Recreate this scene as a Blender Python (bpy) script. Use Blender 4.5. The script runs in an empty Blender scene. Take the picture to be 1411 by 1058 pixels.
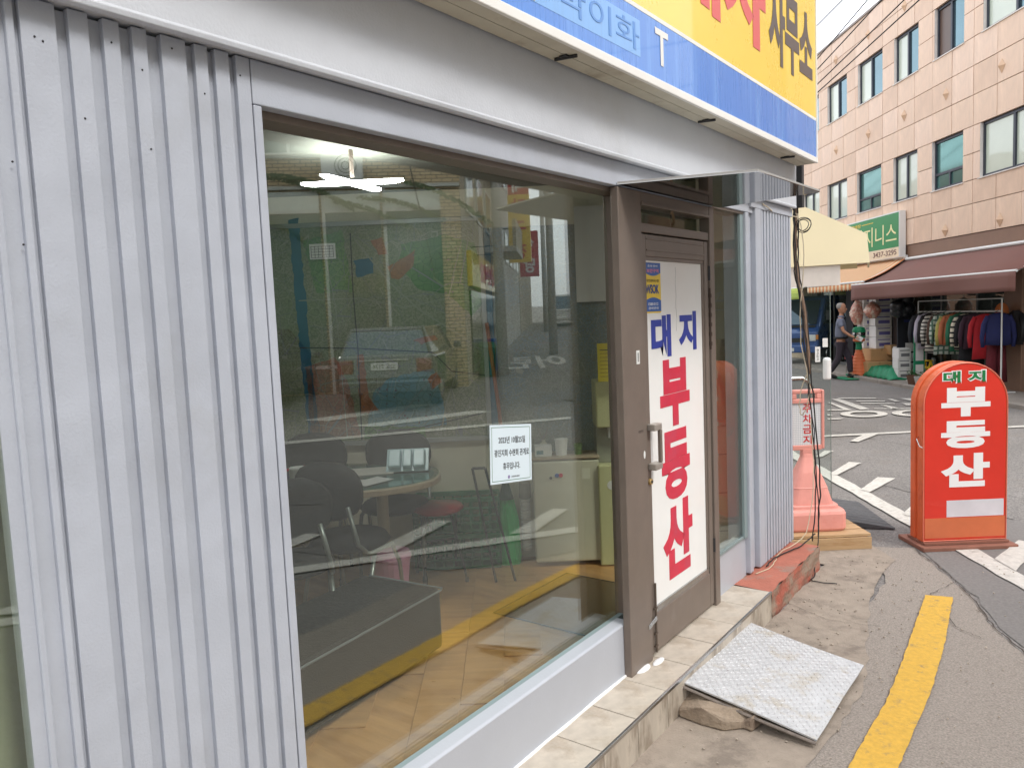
import bpy, bmesh, math, random
from mathutils import Vector, Matrix
random.seed(7)
sc = bpy.context.scene
R = math.radians

# ------------------------------------------------------------------ camera
CAMX, CAMZ = 1.58, 1.78
YAW, PITCH, ROLL = 36.78, 5.06, 2.44
cam = bpy.data.cameras.new("camera")
cam.sensor_width = 36.0
cam.lens = 36.0 * 1060 / 1411
cam.clip_start = 0.05
cam.clip_end = 800
camo = bpy.data.objects.new("camera", cam)
sc.collection.objects.link(camo)
camo.matrix_world = (Matrix.Translation((CAMX, 0, CAMZ)) @ Matrix.Rotation(R(YAW), 4, 'Z')
                     @ Matrix.Rotation(R(90 - PITCH), 4, 'X') @ Matrix.Rotation(R(-ROLL), 4, 'Z'))
sc.camera = camo

# ------------------------------------------------------------------ sky, sun, exposure
SUN_EL, SUN_AZ = 50, 98          # azimuth clockwise from +Y (the shop line)
w = bpy.data.worlds.new("World")
sc.world = w
w.use_nodes = True
nt = w.node_tree
bg = nt.nodes['Background']
sky = nt.nodes.new('ShaderNodeTexSky')
sky.sky_type = 'NISHITA'
sky.sun_disc = False
sky.sun_elevation = R(SUN_EL)
sky.sun_rotation = R(SUN_AZ)
sky.air_density = 1.0
sky.dust_density = 3.0
hs = nt.nodes.new('ShaderNodeHueSaturation')
hs.inputs['Saturation'].default_value = 0.32
hs.inputs['Value'].default_value = 1.0
mx = nt.nodes.new('ShaderNodeMix'); mx.data_type = 'RGBA'
mx.inputs[0].default_value = 0.6
mx.inputs[7].default_value = (8.6, 8.8, 9.3, 1)     # even cloud cover
nt.links.new(sky.outputs[0], hs.inputs['Color'])
nt.links.new(hs.outputs[0], mx.inputs[6])
cn_ = nt.nodes.new('ShaderNodeTexNoise'); cn_.inputs['Scale'].default_value = 2.2; cn_.inputs['Detail'].default_value = 6
wtc = nt.nodes.new('ShaderNodeTexCoord'); nt.links.new(wtc.outputs['Generated'], cn_.inputs['Vector'])
cr_ = nt.nodes.new('ShaderNodeMapRange'); cr_.inputs[1].default_value = .35; cr_.inputs[2].default_value = .65; cr_.inputs[3].default_value = .42; cr_.inputs[4].default_value = .78
nt.links.new(cn_.outputs[0], cr_.inputs[0]); nt.links.new(cr_.outputs[0], mx.inputs[0])
nt.links.new(mx.outputs[2], bg.inputs['Color'])
bg.inputs['Strength'].default_value = 0.15
sun = bpy.data.lights.new("sun", 'SUN')
sun.energy = 1.05
sun.angle = R(14)
sun.color = (1.0, 0.96, 0.90)
suno = bpy.data.objects.new("sun", sun)
sc.collection.objects.link(suno)
sd = Vector((math.sin(R(SUN_AZ)) * math.cos(R(SUN_EL)), math.cos(R(SUN_AZ)) * math.cos(R(SUN_EL)), math.sin(R(SUN_EL))))
suno.rotation_euler = sd.to_track_quat('Z', 'Y').to_euler()
sc.view_settings.view_transform = 'Standard'
sc.view_settings.look = 'None'
sc.view_settings.gamma = 1
sc.view_settings.use_curve_mapping = False
sc.view_settings.exposure = 0.88
sc.render.engine = 'CYCLES'
sc.cycles.use_denoising = True
sc.cycles.max_bounces = 10
sc.cycles.transparent_max_bounces = 16
sc.cycles.sample_clamp_indirect = 6.0

# ------------------------------------------------------------------ materials
def lin(c):
    c = c / 255.0
    return c / 12.92 if c <= 0.04045 else ((c + 0.055) / 1.055) ** 2.4
def col(rgb):
    return (lin(rgb[0]), lin(rgb[1]), lin(rgb[2]), 1)
MATS = {}
def mat(name, rgb, rough=0.6, metal=0.0, var=0.10, vscale=4.0, bump=0.0, bscale=60.0, rgb2=None, m2=0.5,
        spec=0.5, emit=0.0, coat=0.0, vdet=6, stretch=None, w2=0.12, dent=0.0):
    if name in MATS: return MATS[name]
    m = bpy.data.materials.new(name); m.use_nodes = True
    N, L = m.node_tree.nodes, m.node_tree.links
    b = N['Principled BSDF']
    b.inputs['Roughness'].default_value = rough
    b.inputs['Metallic'].default_value = metal
    b.inputs['Specular IOR Level'].default_value = spec
    b.inputs['Coat Weight'].default_value = coat
    c = col(rgb)
    b.inputs['Base Color'].default_value = c
    tc = N.new('ShaderNodeTexCoord')
    mp = N.new('ShaderNodeMapping'); L.new(tc.outputs['Object'], mp.inputs['Vector'])
    if stretch: mp.inputs['Scale'].default_value = stretch
    if var > 0 or rgb2:
        n = N.new('ShaderNodeTexNoise'); n.inputs['Scale'].default_value = vscale
        n.inputs['Detail'].default_value = vdet; n.inputs['Roughness'].default_value = 0.6
        L.new(mp.outputs[0], n.inputs['Vector'])
        r = N.new('ShaderNodeValToRGB')
        r.color_ramp.elements[0].position = 0.3; r.color_ramp.elements[1].position = 0.7
        lo = tuple(x * (1 - var) for x in c[:3]) + (1,); hi = tuple(min(1, x * (1 + var)) for x in c[:3]) + (1,)
        r.color_ramp.elements[0].color = lo; r.color_ramp.elements[1].color = hi
        L.new(n.outputs[0], r.inputs[0])
        out = r.outputs[0]
        if rgb2:
            n2 = N.new('ShaderNodeTexNoise'); n2.inputs['Scale'].default_value = vscale * 0.37
            n2.inputs['Detail'].default_value = 8; n2.inputs['Roughness'].default_value = 0.68
            L.new(mp.outputs[0], n2.inputs['Vector'])
            r2 = N.new('ShaderNodeValToRGB')
            r2.color_ramp.elements[0].position = m2; r2.color_ramp.elements[1].position = min(1, m2 + w2)
            L.new(n2.outputs[0], r2.inputs[0])
            mxx = N.new('ShaderNodeMix'); mxx.data_type = 'RGBA'
            L.new(r2.outputs[0], mxx.inputs[0]); L.new(out, mxx.inputs[6]); mxx.inputs[7].default_value = col(rgb2)
            out = mxx.outputs[2]
        L.new(out, b.inputs['Base Color'])
        # uneven gloss
        mr = N.new('ShaderNodeMapRange'); mr.inputs[3].default_value = max(0.02, rough * 0.85); mr.inputs[4].default_value = min(1, rough * 1.15)
        L.new(n.outputs[0], mr.inputs[0]); L.new(mr.outputs[0], b.inputs['Roughness'])
    if bump > 0:
        n3 = N.new('ShaderNodeTexNoise'); n3.inputs['Scale'].default_value = bscale; n3.inputs['Detail'].default_value = 4
        L.new(mp.outputs[0], n3.inputs['Vector'])
        bp = N.new('ShaderNodeBump'); bp.inputs['Strength'].default_value = bump; bp.inputs['Distance'].default_value = 0.01
        L.new(n3.outputs[0], bp.inputs['Height']); L.new(bp.outputs[0], b.inputs['Normal'])
        if dent > 0:     # shallow dents of the thin metal sheet
            n4 = N.new('ShaderNodeTexNoise'); n4.inputs['Scale'].default_value = 4.5; n4.inputs['Detail'].default_value = 2
            L.new(tc.outputs['Object'], n4.inputs['Vector'])
            b4 = N.new('ShaderNodeBump'); b4.inputs['Strength'].default_value = dent; b4.inputs['Distance'].default_value = 0.03
            L.new(n4.outputs[0], b4.inputs['Height']); L.new(b4.outputs[0], bp.inputs['Normal'])
    if emit > 0:
        b.inputs['Emission Color'].default_value = (1, 1, 1, 1)
        b.inputs['Emission Strength'].default_value = emit
    MATS[name] = m
    return m

def glass_mat(name, tint, f0=0.05, rough=0.0):
    if name in MATS: return MATS[name]
    m = bpy.data.materials.new(name); m.use_nodes = True
    N, L = m.node_tree.nodes, m.node_tree.links
    N.remove(N['Principled BSDF']); out = N['Material Output']
    tr = N.new('ShaderNodeBsdfTransparent'); tr.inputs[0].default_value = tint + (1,)
    gl = N.new('ShaderNodeBsdfGlossy'); gl.inputs['Roughness'].default_value = rough
    gl.inputs['Color'].default_value = (0.95, 1.0, 0.97, 1)
    lw = N.new('ShaderNodeLayerWeight'); lw.inputs[0].default_value = 0.5
    p = N.new('ShaderNodeMath'); p.operation = 'POWER'; p.inputs[1].default_value = 5.0
    L.new(lw.outputs['Facing'], p.inputs[0])
    ma = N.new('ShaderNodeMath'); ma.operation = 'MULTIPLY_ADD'; ma.inputs[1].default_value = 1 - f0; ma.inputs[2].default_value = f0
    L.new(p.outputs[0], ma.inputs[0])
    mi = N.new('ShaderNodeMixShader'); L.new(ma.outputs[0], mi.inputs[0])
    L.new(tr.outputs[0], mi.inputs[1]); L.new(gl.outputs[0], mi.inputs[2]); L.new(mi.outputs[0], out.inputs['Surface'])
    MATS[name] = m
    return m

# ------------------------------------------------------------------ mesh builder
class MB:
    def __init__(s): s.bm = bmesh.new()
    def _add(s, vs, fs):
        v = [s.bm.verts.new(p) for p in vs]
        for f in fs:
            try: s.bm.faces.new([v[i] for i in f])
            except ValueError: pass
        return s
    def box(s, c, d, M=None):
        x, y, z = d[0] / 2, d[1] / 2, d[2] / 2
        vs = [Vector((a, b, e)) for e in (-z, z) for b in (-y, y) for a in (-x, x)]
        if M is not None: vs = [M @ v for v in vs]
        vs = [v + Vector(c) for v in vs]
        return s._add(vs, [(0, 2, 3, 1), (4, 5, 7, 6), (0, 1, 5, 4), (2, 6, 7, 3), (0, 4, 6, 2), (1, 3, 7, 5)])
    def b2(s, x0, x1, y0, y1, z0, z1):
        return s.box(((x0 + x1) / 2, (y0 + y1) / 2, (z0 + z1) / 2), (x1 - x0, y1 - y0, z1 - z0))
    def prism(s, poly, to3, h):
        """poly 2-D, to3(u,v,t) -> 3-D; extruded t=0..h"""
        n = len(poly)
        vs = [to3(u, v, 0) for u, v in poly] + [to3(u, v, h) for u, v in poly]
        fs = [tuple(range(n - 1, -1, -1)), tuple(range(n, 2 * n))] + [(i, (i + 1) % n, n + (i + 1) % n, n + i) for i in range(n)]
        return s._add(vs, fs)
    def ring(s, pts_list, close=True, caps=True):
        n = len(pts_list[0]); vs = [p for r in pts_list for p in r]; fs = []
        for k in range(len(pts_list) - 1):
            for i in range(n if close else n - 1):
                j = (i + 1) % n
                fs.append((k * n + i, k * n + j, (k + 1) * n + j, (k + 1) * n + i))
        if caps:
            fs.append(tuple(range(n - 1, -1, -1))); fs.append(tuple((len(pts_list) - 1) * n + i for i in range(n)))
        return s._add(vs, fs)
    def cyl(s, p0, p1, r0, r1=None, seg=14):
        r1 = r0 if r1 is None else r1
        return s.tube([p0, p1], [r0, r1], seg)
    def tube(s, pts, r, seg=8):
        pts = [Vector(p) for p in pts]
        rs = r if isinstance(r, (list, tuple)) else [r] * len(pts)
        rings = []; up = None
        for i, p in enumerate(pts):
            t = (pts[min(i + 1, len(pts) - 1)] - pts[max(i - 1, 0)]).normalized()
            if up is None: up = Vector((0, 0, 1)) if abs(t.z) < 0.9 else Vector((1, 0, 0))
            a = t.cross(up).normalized(); b = t.cross(a).normalized(); up = -b if b.dot(up) < 0 else b
            a = t.cross(up).normalized(); b = a.cross(t).normalized()
            rings.append([p + (a * math.cos(2 * math.pi * k / seg) + b * math.sin(2 * math.pi * k / seg)) * rs[i] for k in range(seg)])
        return s.ring(rings)
    def lathe(s, prof, c=(0, 0, 0), seg=24, sx=1, sy=1):
        c = Vector(c)
        return s.ring([[c + Vector((r * sx * math.cos(2 * math.pi * k / seg), r * sy * math.sin(2 * math.pi * k / seg), z)) for k in range(seg)] for r, z in prof])
    def ell(s, c, rad, seg=12, M=None):
        prof = [(math.sin(math.pi * i / 8), -math.cos(math.pi * i / 8)) for i in range(9)]
        prof[0] = (0.02, -1); prof[-1] = (0.02, 1)
        rings = []
        for r, z in prof:
            ring = []
            for k in range(seg):
                v = Vector((rad[0] * r * math.cos(2 * math.pi * k / seg), rad[1] * r * math.sin(2 * math.pi * k / seg), rad[2] * z))
                if M is not None: v = M @ v
                ring.append(v + Vector(c))
            rings.append(ring)
        return s.ring(rings)
    def grid(s, fn, nu, nv):
        vs = [fn(i / nu, j / nv) for j in range(nv + 1) for i in range(nu + 1)]
        return s._add(vs, [(j * (nu + 1) + i, j * (nu + 1) + i + 1, (j + 1) * (nu + 1) + i + 1, (j + 1) * (nu + 1) + i) for j in range(nv) for i in range(nu)])
    def build(s, name, m, parent=None, smooth=False, bev=0, seg=2, solid=0, fix=True):
        if fix: bmesh.ops.recalc_face_normals(s.bm, faces=s.bm.faces)
        me = bpy.data.meshes.new(name); s.bm.to_mesh(me); s.bm.free()
        me.materials.append(m)
        if smooth:
            for p in me.polygons: p.use_smooth = True
        o = bpy.data.objects.new(name, me); sc.collection.objects.link(o)
        if parent: o.parent = parent
        if solid:
            md = o.modifiers.new('s', 'SOLIDIFY'); md.thickness = solid; md.offset = 0
        if bev:
            md = o.modifiers.new('b', 'BEVEL'); md.width = bev; md.segments = seg; md.limit_method = 'ANGLE'; md.angle_limit = R(35)
            md.harden_normals = False
        return o
def box(name, m, parent, c, d, bev=0, M=None): return MB().box(c, d, M).build(name, m, parent, bev=bev)
def b2(name, m, parent, *a, bev=0): return MB().b2(*a).build(name, m, parent, bev=bev)

def thing(name, label, cat, loc=(0, 0, 0), rz=0.0, group=None):
    o = bpy.data.objects.new(name, None); sc.collection.objects.link(o)
    o.empty_display_size = 0.1
    o.location = loc; o.rotation_euler = (0, 0, rz)
    o['label'] = label; o['category'] = cat
    if group: o['group'] = group
    return o
def tag(o, label, cat, group=None):
    o['label'] = label; o['category'] = cat
    if group: o['group'] = group
    return o
def struct(o): o['kind'] = 'structure'; return o
def stuff(o): o['kind'] = 'stuff'; return o
def kids(o): return [c for c in bpy.data.objects if c.parent == o]
def dup(root, loc, rz, label, group=None):
    ch = {}
    def cp(o, par):
        c = o.copy(); sc.collection.objects.link(c)
        if par: c.parent = par
        for k in kids(o): cp(k, c)
        return c
    r = cp(root, None); r.location = loc; r.rotation_euler = (0, 0, rz); r['label'] = label
    if group: r['group'] = group
    return r
def clone(o, loc=None, parent=None, scale=None, rz=None):
    c = o.copy(); sc.collection.objects.link(c)
    if parent: c.parent = parent
    if loc is not None: c.location = loc
    if scale is not None: c.scale = scale
    if rz is not None: c.rotation_euler = (0, 0, rz)
    return c

def text(body, name, m, parent, org, xd, ud, w, h, bold=0.0, thick=0.002, center=True, res=4, mirror=False):
    """lettering mesh fitted to a w x h box centred on org, lying in the plane of xd and ud"""
    cu = bpy.data.curves.new(name, 'FONT'); cu.body = body; cu.size = 1.0
    cu.offset = bold; cu.extrude = 0.01; cu.resolution_u = res
    to = bpy.data.objects.new(name, cu); sc.collection.objects.link(to)
    bpy.context.view_layer.update()
    me = bpy.data.meshes.new_from_object(to.evaluated_get(bpy.context.evaluated_depsgraph_get()))
    bpy.data.objects.remove(to)
    if not me.vertices: return None
    xs = [v.co.x for v in me.vertices]; ys = [v.co.y for v in me.vertices]
    x0, x1, y0, y1 = min(xs), max(xs), min(ys), max(ys)
    xd = Vector(xd).normalized(); ud = Vector(ud).normalized(); nd = xd.cross(ud); org = Vector(org)
    for v in me.vertices:
        a = (v.co.x - (x0 + x1) / 2) / (x1 - x0) * w; b = (v.co.y - (y0 + y1) / 2) / (y1 - y0) * h
        t = thick if v.co.z > 0 else 0
        v.co = org + xd * a + ud * b + nd * t
    me.materials.clear(); me.materials.append(m); me.name = name
    o = bpy.data.objects.new(name, me); sc.collection.objects.link(o)
    if parent: o.parent = parent
    return o

# frames -------------------------------------------------------------
TK = R(YAW)
def K(r, f, z=0.0):        # r to the right of the room's long axis, f along it
    return Vector((CAMX + math.cos(TK) * r - math.sin(TK) * f, math.sin(TK) * r + math.cos(TK) * f, z))
TP = R(YAW - 0.17)
PD = Vector((-math.sin(TP), math.cos(TP), 0)); PR = Vector((math.cos(TP), math.sin(TP), 0))
RZP = math.atan2(PD.y, PD.x)
def Pk(s, o, z=0.0):       # along the granite building's front (s), out into the road (o)
    return Vector((CAMX, 0, 0)) + PD * s + PR * (8.95 - o) + Vector((0, 0, z))
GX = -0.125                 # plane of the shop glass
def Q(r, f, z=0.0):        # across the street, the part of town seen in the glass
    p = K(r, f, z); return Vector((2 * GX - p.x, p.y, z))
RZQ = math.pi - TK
def slope(r, f): return max(0.0, 0.027 * (f - 7.5))

# ------------------------------------------------------------------ shared materials
paint = mat('grey_paint', (176, 181, 191), 0.42, var=0.05, vscale=5, bump=0.10, bscale=170, rgb2=(170, 174, 182), m2=0.55, dent=.25)
paint2 = mat('grey_paint_fascia', (202, 206, 213), 0.5, var=0.06, vscale=2.2, bump=0.12, bscale=120, rgb2=(190, 191, 190), m2=0.56, w2=.25, dent=.35)
sill_p = mat('sill_paint', (178, 182, 190), 0.35, var=0.03, bump=0.05, bscale=90)
brown = mat('bronze_aluminium', (122, 110, 101), 0.4, metal=0.2, var=0.08, vscale=9, rgb2=(132, 122, 114), m2=0.6, bump=0.03)
chrome = mat('steel', (190, 190, 188), 0.25, metal=1.0, var=0.1, vscale=12)
dark = mat('dark_plastic', (38, 38, 40), 0.5, var=0.1)
black = mat('black_rubber', (26, 26, 27), 0.6, var=0.15)
white = mat('white_plastic', (225, 226, 224), 0.45, var=0.03)
wallcream = mat('cream_wallpaper', (230, 226, 204), 0.8, var=0.05, vscale=3, bump=0.05)

# ================================================================== GROUND
def ground_material():
    m = bpy.data.materials.new('asphalt'); m.use_nodes = True
    N, L = m.node_tree.nodes, m.node_tree.links; b = N['Principled BSDF']
    tc = N.new('ShaderNodeTexCoord')
    def noise(s, d=6, ro=0.6):
        n = N.new('ShaderNodeTexNoise'); n.inputs['Scale'].default_value = s; n.inputs['Detail'].default_value = d
        n.inputs['Roughness'].default_value = ro; L.new(tc.outputs['Object'], n.inputs['Vector']); return n.outputs[0]
    def ramp(src, p0, p1, c0, c1):
        r = N.new('ShaderNodeValToRGB'); r.color_ramp.elements[0].position = p0; r.color_ramp.elements[1].position = p1
        r.color_ramp.elements[0].color = c0; r.color_ramp.elements[1].color = c1; L.new(src, r.inputs[0]); return r.outputs[0]
    v = N.new('ShaderNodeTexVoronoi'); v.inputs['Scale'].default_value = 95; L.new(tc.outputs['Object'], v.inputs['Vector'])
    base = ramp(noise(0.7, 8), 0.3, 0.7, col((116, 112, 109)), col((134, 130, 127)))
    spk = ramp(v.outputs['Color'], 0.15, 0.95, (0.55, 0.55, 0.55, 1), (1.45, 1.43, 1.4, 1))
    mu = N.new('ShaderNodeMix'); mu.data_type = 'RGBA'; mu.blend_type = 'MULTIPLY'; mu.inputs[0].default_value = 0.75
    L.new(base, mu.inputs[6]); L.new(spk, mu.inputs[7])
    st = N.new('ShaderNodeMix'); st.data_type = 'RGBA'
    L.new(ramp(noise(2.3, 9, 0.7), 0.55, 0.75, (0, 0, 0, 1), (0.6, 0.6, 0.6, 1)), st.inputs[0])
    L.new(mu.outputs[2], st.inputs[6]); st.inputs[7].default_value = col((128, 116, 106))
    L.new(st.outputs[2], b.inputs['Base Color']); b.inputs['Roughness'].default_value = 0.85
    bp = N.new('ShaderNodeBump'); bp.inputs['Strength'].default_value = 0.5; bp.inputs['Distance'].default_value = 0.004
    L.new(v.outputs['Distance'], bp.inputs['Height']); L.new(bp.outputs[0], b.inputs['Normal'])
    return m
asphalt = ground_material()
asphalt_new = mat('asphalt_newer', (122, 118, 115), 0.9, var=0.16, vscale=60, bump=0.4, bscale=220, rgb2=(126, 121, 116), m2=0.6, vdet=3)
asphalt_worn = mat('asphalt_coarse', (148, 139, 130), 0.9, var=0.30, vscale=110, bump=0.6, bscale=180, rgb2=(130, 121, 114), m2=0.55, vdet=3)
apron_m = mat('dirty_concrete', (152, 140, 127), 0.9, var=0.13, vscale=14, bump=0.35, bscale=120, rgb2=(128, 117, 106), m2=0.5)
roadwhite = mat('road_paint_white', (200, 196, 188), 0.75, var=0.14, vscale=30, bump=0.5, bscale=160, rgb2=(138, 132, 124), m2=0.56, w2=.2)
roadyellow = mat('road_paint_yellow', (208, 165, 66), 0.75, var=0.12, vscale=40, bump=0.5, bscale=160, rgb2=(140, 122, 92), m2=0.56, w2=.16)

def flat(name, m, poly, z, th=0.0, parent=None):
    mb = MB(); mb._add([Vector((x, y, z)) for x, y in poly], [tuple(range(len(poly)))])
    bmesh.ops.triangulate(mb.bm, faces=mb.bm.faces)
    bmesh.ops.recalc_face_normals(mb.bm, faces=mb.bm.faces)
    for f in mb.bm.faces:
        if f.normal.z < 0: f.normal_flip()
    return mb.build(name, m, parent, fix=False)
def ragged(poly, amp=0.02, step=0.12, close=True):
    out = []; n = len(poly)
    for i in range(n if close else n - 1):
        a = Vector(poly[i]); b = Vector(poly[(i + 1) % n]); k = max(1, int((b - a).length / step))
        for j in range(k):
            p = a.lerp(b, j / k); out.append((p.x + random.uniform(-amp, amp), p.y + random.uniform(-amp, amp)))
    return out

struct(MB()._add([(-150, -150, 0), (150, -150, 0), (150, 150, 0), (-150, 150, 0)], [(0, 1, 2, 3)]).build('ground', asphalt))
# the street seen in the glass climbs away from the crossing
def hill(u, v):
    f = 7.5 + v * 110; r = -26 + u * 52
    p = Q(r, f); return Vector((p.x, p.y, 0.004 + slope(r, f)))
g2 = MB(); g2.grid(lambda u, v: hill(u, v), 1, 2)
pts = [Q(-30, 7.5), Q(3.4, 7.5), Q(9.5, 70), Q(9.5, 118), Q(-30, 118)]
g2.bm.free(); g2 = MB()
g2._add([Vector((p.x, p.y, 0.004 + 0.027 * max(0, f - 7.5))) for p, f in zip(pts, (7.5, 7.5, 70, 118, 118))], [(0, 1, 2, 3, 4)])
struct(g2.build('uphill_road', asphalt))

apron = [(0.19, -2.5), (0.19, 5.3), (-0.2, 5.34), (-0.9, 6.4), (0.1, 6.1), (0.38, 5.90), (0.56, 5.63), (0.55, 5.09), (0.60, 4.74), (0.66, 4.37), (0.70, 4.14), (0.78, 3.8), (0.80, 3.55), (0.78, 3.06), (0.74, 2.79), (0.8, 1.5), (0.75, -2.5)]
struct(flat('concrete_apron', apron_m, ragged(apron, 0.012, 0.08), 0.012))
coarse = [(0.40, 5.9), (0.62, 5.98), (0.85, 5.56), (0.97, 5.34), (1.08, 5.10), (1.22, 4.69), (1.40, 4.37), (1.75, 3.9), (1.75, -2.5), (0.6, -2.5), (0.6, 5.2)]
struct(flat('coarse_asphalt_strip', asphalt_worn, ragged(coarse, 0.014, 0.08), 0.008))
newer = [(0.64, 6.03), (1.1, 5.15), (1.24, 4.72), (1.42, 4.42), (1.77, 3.95), (3.6, 3.6), (5.2, 7), (2.6, 8.4), (0.9, 6.9)]
struct(flat('asphalt_patch', asphalt_new, ragged(newer, 0.012, 0.1), 0.004))
# raised ragged lip of the old concrete along the crack
crack_m = mat('crack_dirt', (70, 62, 56), 0.95, var=0.3, vscale=50)
def crack(pts, wd, z, name='crack'):
    L_, R_ = [], []
    P = [Vector((x, y)) for x, y in pts]; fine = []
    for i in range(len(P) - 1):
        for j in range(8):
            p = P[i].lerp(P[i + 1], j / 8); fine.append(p + Vector((random.uniform(-.008, .008), random.uniform(-.008, .008))))
    fine.append(P[-1])
    for i, p in enumerate(fine):
        t = (fine[min(i + 1, len(fine) - 1)] - fine[max(i - 1, 0)]).normalized(); n = Vector((-t.y, t.x)); ww = wd * random.uniform(.3, 1.0)
        L_.append(p + n * ww); R_.append(p - n * ww)
    mb = MB(); vs = [Vector((p.x, p.y, z)) for p in L_] + [Vector((p.x, p.y, z)) for p in R_]; n = len(fine)
    mb._add(vs, [(i, n + i, n + i + 1, i + 1) for i in range(n - 1)])
    return struct(mb.build('ground_crack', crack_m))
crack([(0.62, 5.98), (0.85, 5.58), (0.97, 5.34), (1.08, 5.10), (1.22, 4.69), (1.40, 4.37), (1.75, 3.9)], 0.005, 0.016)
crack([(0.96, 5.34), (0.86, 5.05), (1.05, 4.6), (1.18, 4.5)], 0.0025, 0.017)
crack([(0.20, 4.5), (0.45, 4.35), (0.72, 4.4)], 0.0015, 0.017)
crack([(-1.9, 11.6), (-0.6, 10.6), (0.4, 9.9), (1.5, 9.7)], 0.006, 0.009)
crack([(-2.6, 15.6), (-1.4, 15.4), (-0.2, 14.2), (0.8, 14.4)], 0.006, 0.009)

# yellow edge line next to the apron, slightly crooked like the real one
yl = [(0.88, -2.5), (1.03, -2.5), (1.05, 1.2), (1.045, 3.08), (1.055, 3.75), (1.035, 4.32), (0.985, 5.05), (0.845, 5.01), (0.865, 4.57), (0.895, 3.96), (0.905, 3.55), (0.89, 2.99), (0.90, 1.2)]
struct(flat('yellow_line', roadyellow, ragged(yl, 0.003, 0.03), 0.020))
def strip(pts, wd):
    P = [Vector(p) for p in pts]; a = []; b = []
    for i, p in enumerate(P):
        t = (P[min(i + 1, len(P) - 1)] - P[max(i - 1, 0)]).normalized(); n = Vector((-t.y, t.x)) * wd / 2
        a.append(tuple(p + n)); b.append(tuple(p - n))
    return a + b[::-1]
struct(flat('white_line', roadwhite, ragged(strip([(-3.2, 12.2), (-1.04, 8.96), (0.46, 6.75), (0.95, 6.09), (1.6, 5.1), (3.2, 2.7), (5.4, -0.8)], 0.15), 0.006, 0.15), 0.012))
hatches = [[(-0.51, 8.19), (-0.49, 8.92), (-0.36, 8.92), (-0.43, 8.19)], [(-0.09, 7.64), (-0.06, 8.25), (0.10, 8.27), (0.01, 7.56)],
           [(-0.88, 9.07), (-0.90, 9.50), (-0.80, 9.54), (-0.82, 9.10)], [(0.40, 6.88), (0.42, 7.43), (0.56, 7.45), (0.52, 6.80)],
           [(1.12, 5.95), (1.22, 6.5), (1.36, 6.45), (1.25, 5.75)],
           [(1.75, 5.0), (1.9, 5.75), (2.04, 5.72), (1.9, 4.85)], [(2.4, 4.05), (2.6, 4.95), (2.75, 4.9), (2.55, 3.9)], [(3.1, 3.0), (3.3, 4.1), (3.45, 4.05), (3.25, 2.85)], [(3.85, 1.9), (4.05, 3.0), (4.2, 2.95), (4.0, 1.75)]]
for h in hatches: struct(flat('white_hatch_mark', roadwhite, ragged(h, 0.005, 0.12), 0.016))
struct(flat('thin_white_line', roadwhite, ragged(strip([(-1.9, 10.0), (-1.45, 10.36), (-0.27, 11.31), (0.96, 12.3), (2.4, 13.2)], 0.13), 0.006, 0.2), 0.012))
struct(flat('white_hatch_mark', roadwhite, [(-0.79, 10.28), (-0.75, 10.93), (-0.58, 11.08), (-0.69, 10.26)], 0.016))
glyphs = [[(-2.08,14.95),(-1.47,15.11),(-1.41,14.97),(-2.00,14.80)],[(-2.13,14.71),(-2.03,14.83),(-1.23,13.52),(-1.34,13.38)],[(-1.69,14.59),(-1.23,14.72),(-1.20,14.58),(-1.63,14.45)],
[(-1.56,14.31),(-1.02,14.40),(-0.99,14.28),(-1.49,14.16)],[(-2.07,14.21),(-2.00,14.23),(-1.45,13.30),(-1.54,13.24)],[(-1.82,13.26),(-1.57,13.34),(-1.54,13.23),(-1.79,13.12)],
[(-1.69,12.73),(-1.56,12.57),(-1.63,12.51)],[(-1.56,12.22),(-1.35,12.34),(-1.36,12.20),(-1.52,12.10)],[(-1.24,14.96),(-1.17,15.01),(-0.98,14.69),(-1.06,14.65)],
[(-1.06,15.13),(-0.91,15.17),(-0.60,14.81),(-0.80,14.75)],[(-1.18,14.07),(-1.09,14.09),(-0.81,13.72),(-0.89,13.63)],[(-1.19,13.63),(-0.3,13.9),(-0.28,13.78),(-1.17,13.54)],
[(-0.92,14.43),(-0.45,14.57),(-0.42,14.4),(-0.79,14.15)]]
mk = thing('road_lettering', 'white painted characters and rings on the asphalt of the crossing road', 'road marking', (0, 0, 0))
for g in glyphs: flat('stroke', roadwhite, g, 0.013, parent=mk)
def ringmark(cx, cy, ax, bx, inner=0.6):
    n = 40; e1 = Vector((0.945, 0.327)); e2 = Vector((-0.21, 0.98))
    mb = MB(); o = []; i_ = []
    for k in range(n):
        a = 2 * math.pi * k / n
        o.append(Vector((cx, cy)) + e1 * ax * math.cos(a) + e2 * bx * math.sin(a)); i_.append(Vector((cx, cy)) + e1 * ax * inner * math.cos(a) + e2 * bx * inner * math.sin(a))
    mb._add([Vector((p.x, p.y, 0.0175)) for p in o + i_], [(k, (k + 1) % n, n + (k + 1) % n, n + k) for k in range(n)])
    return mb.build('stroke', roadwhite, mk)
ringmark(-1.18, 12.87, 0.34, 0.38, 0.58); ringmark(-0.5, 13.2, 0.34, 0.38, 0.58)
struct(flat('far_yellow_line', roadyellow, strip([(-9, 29.6), (-5.80, 24.60), (-1.72, 18.63), (0.56, 15.20), (2.2, 12.7)], 0.13), 0.012))
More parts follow.
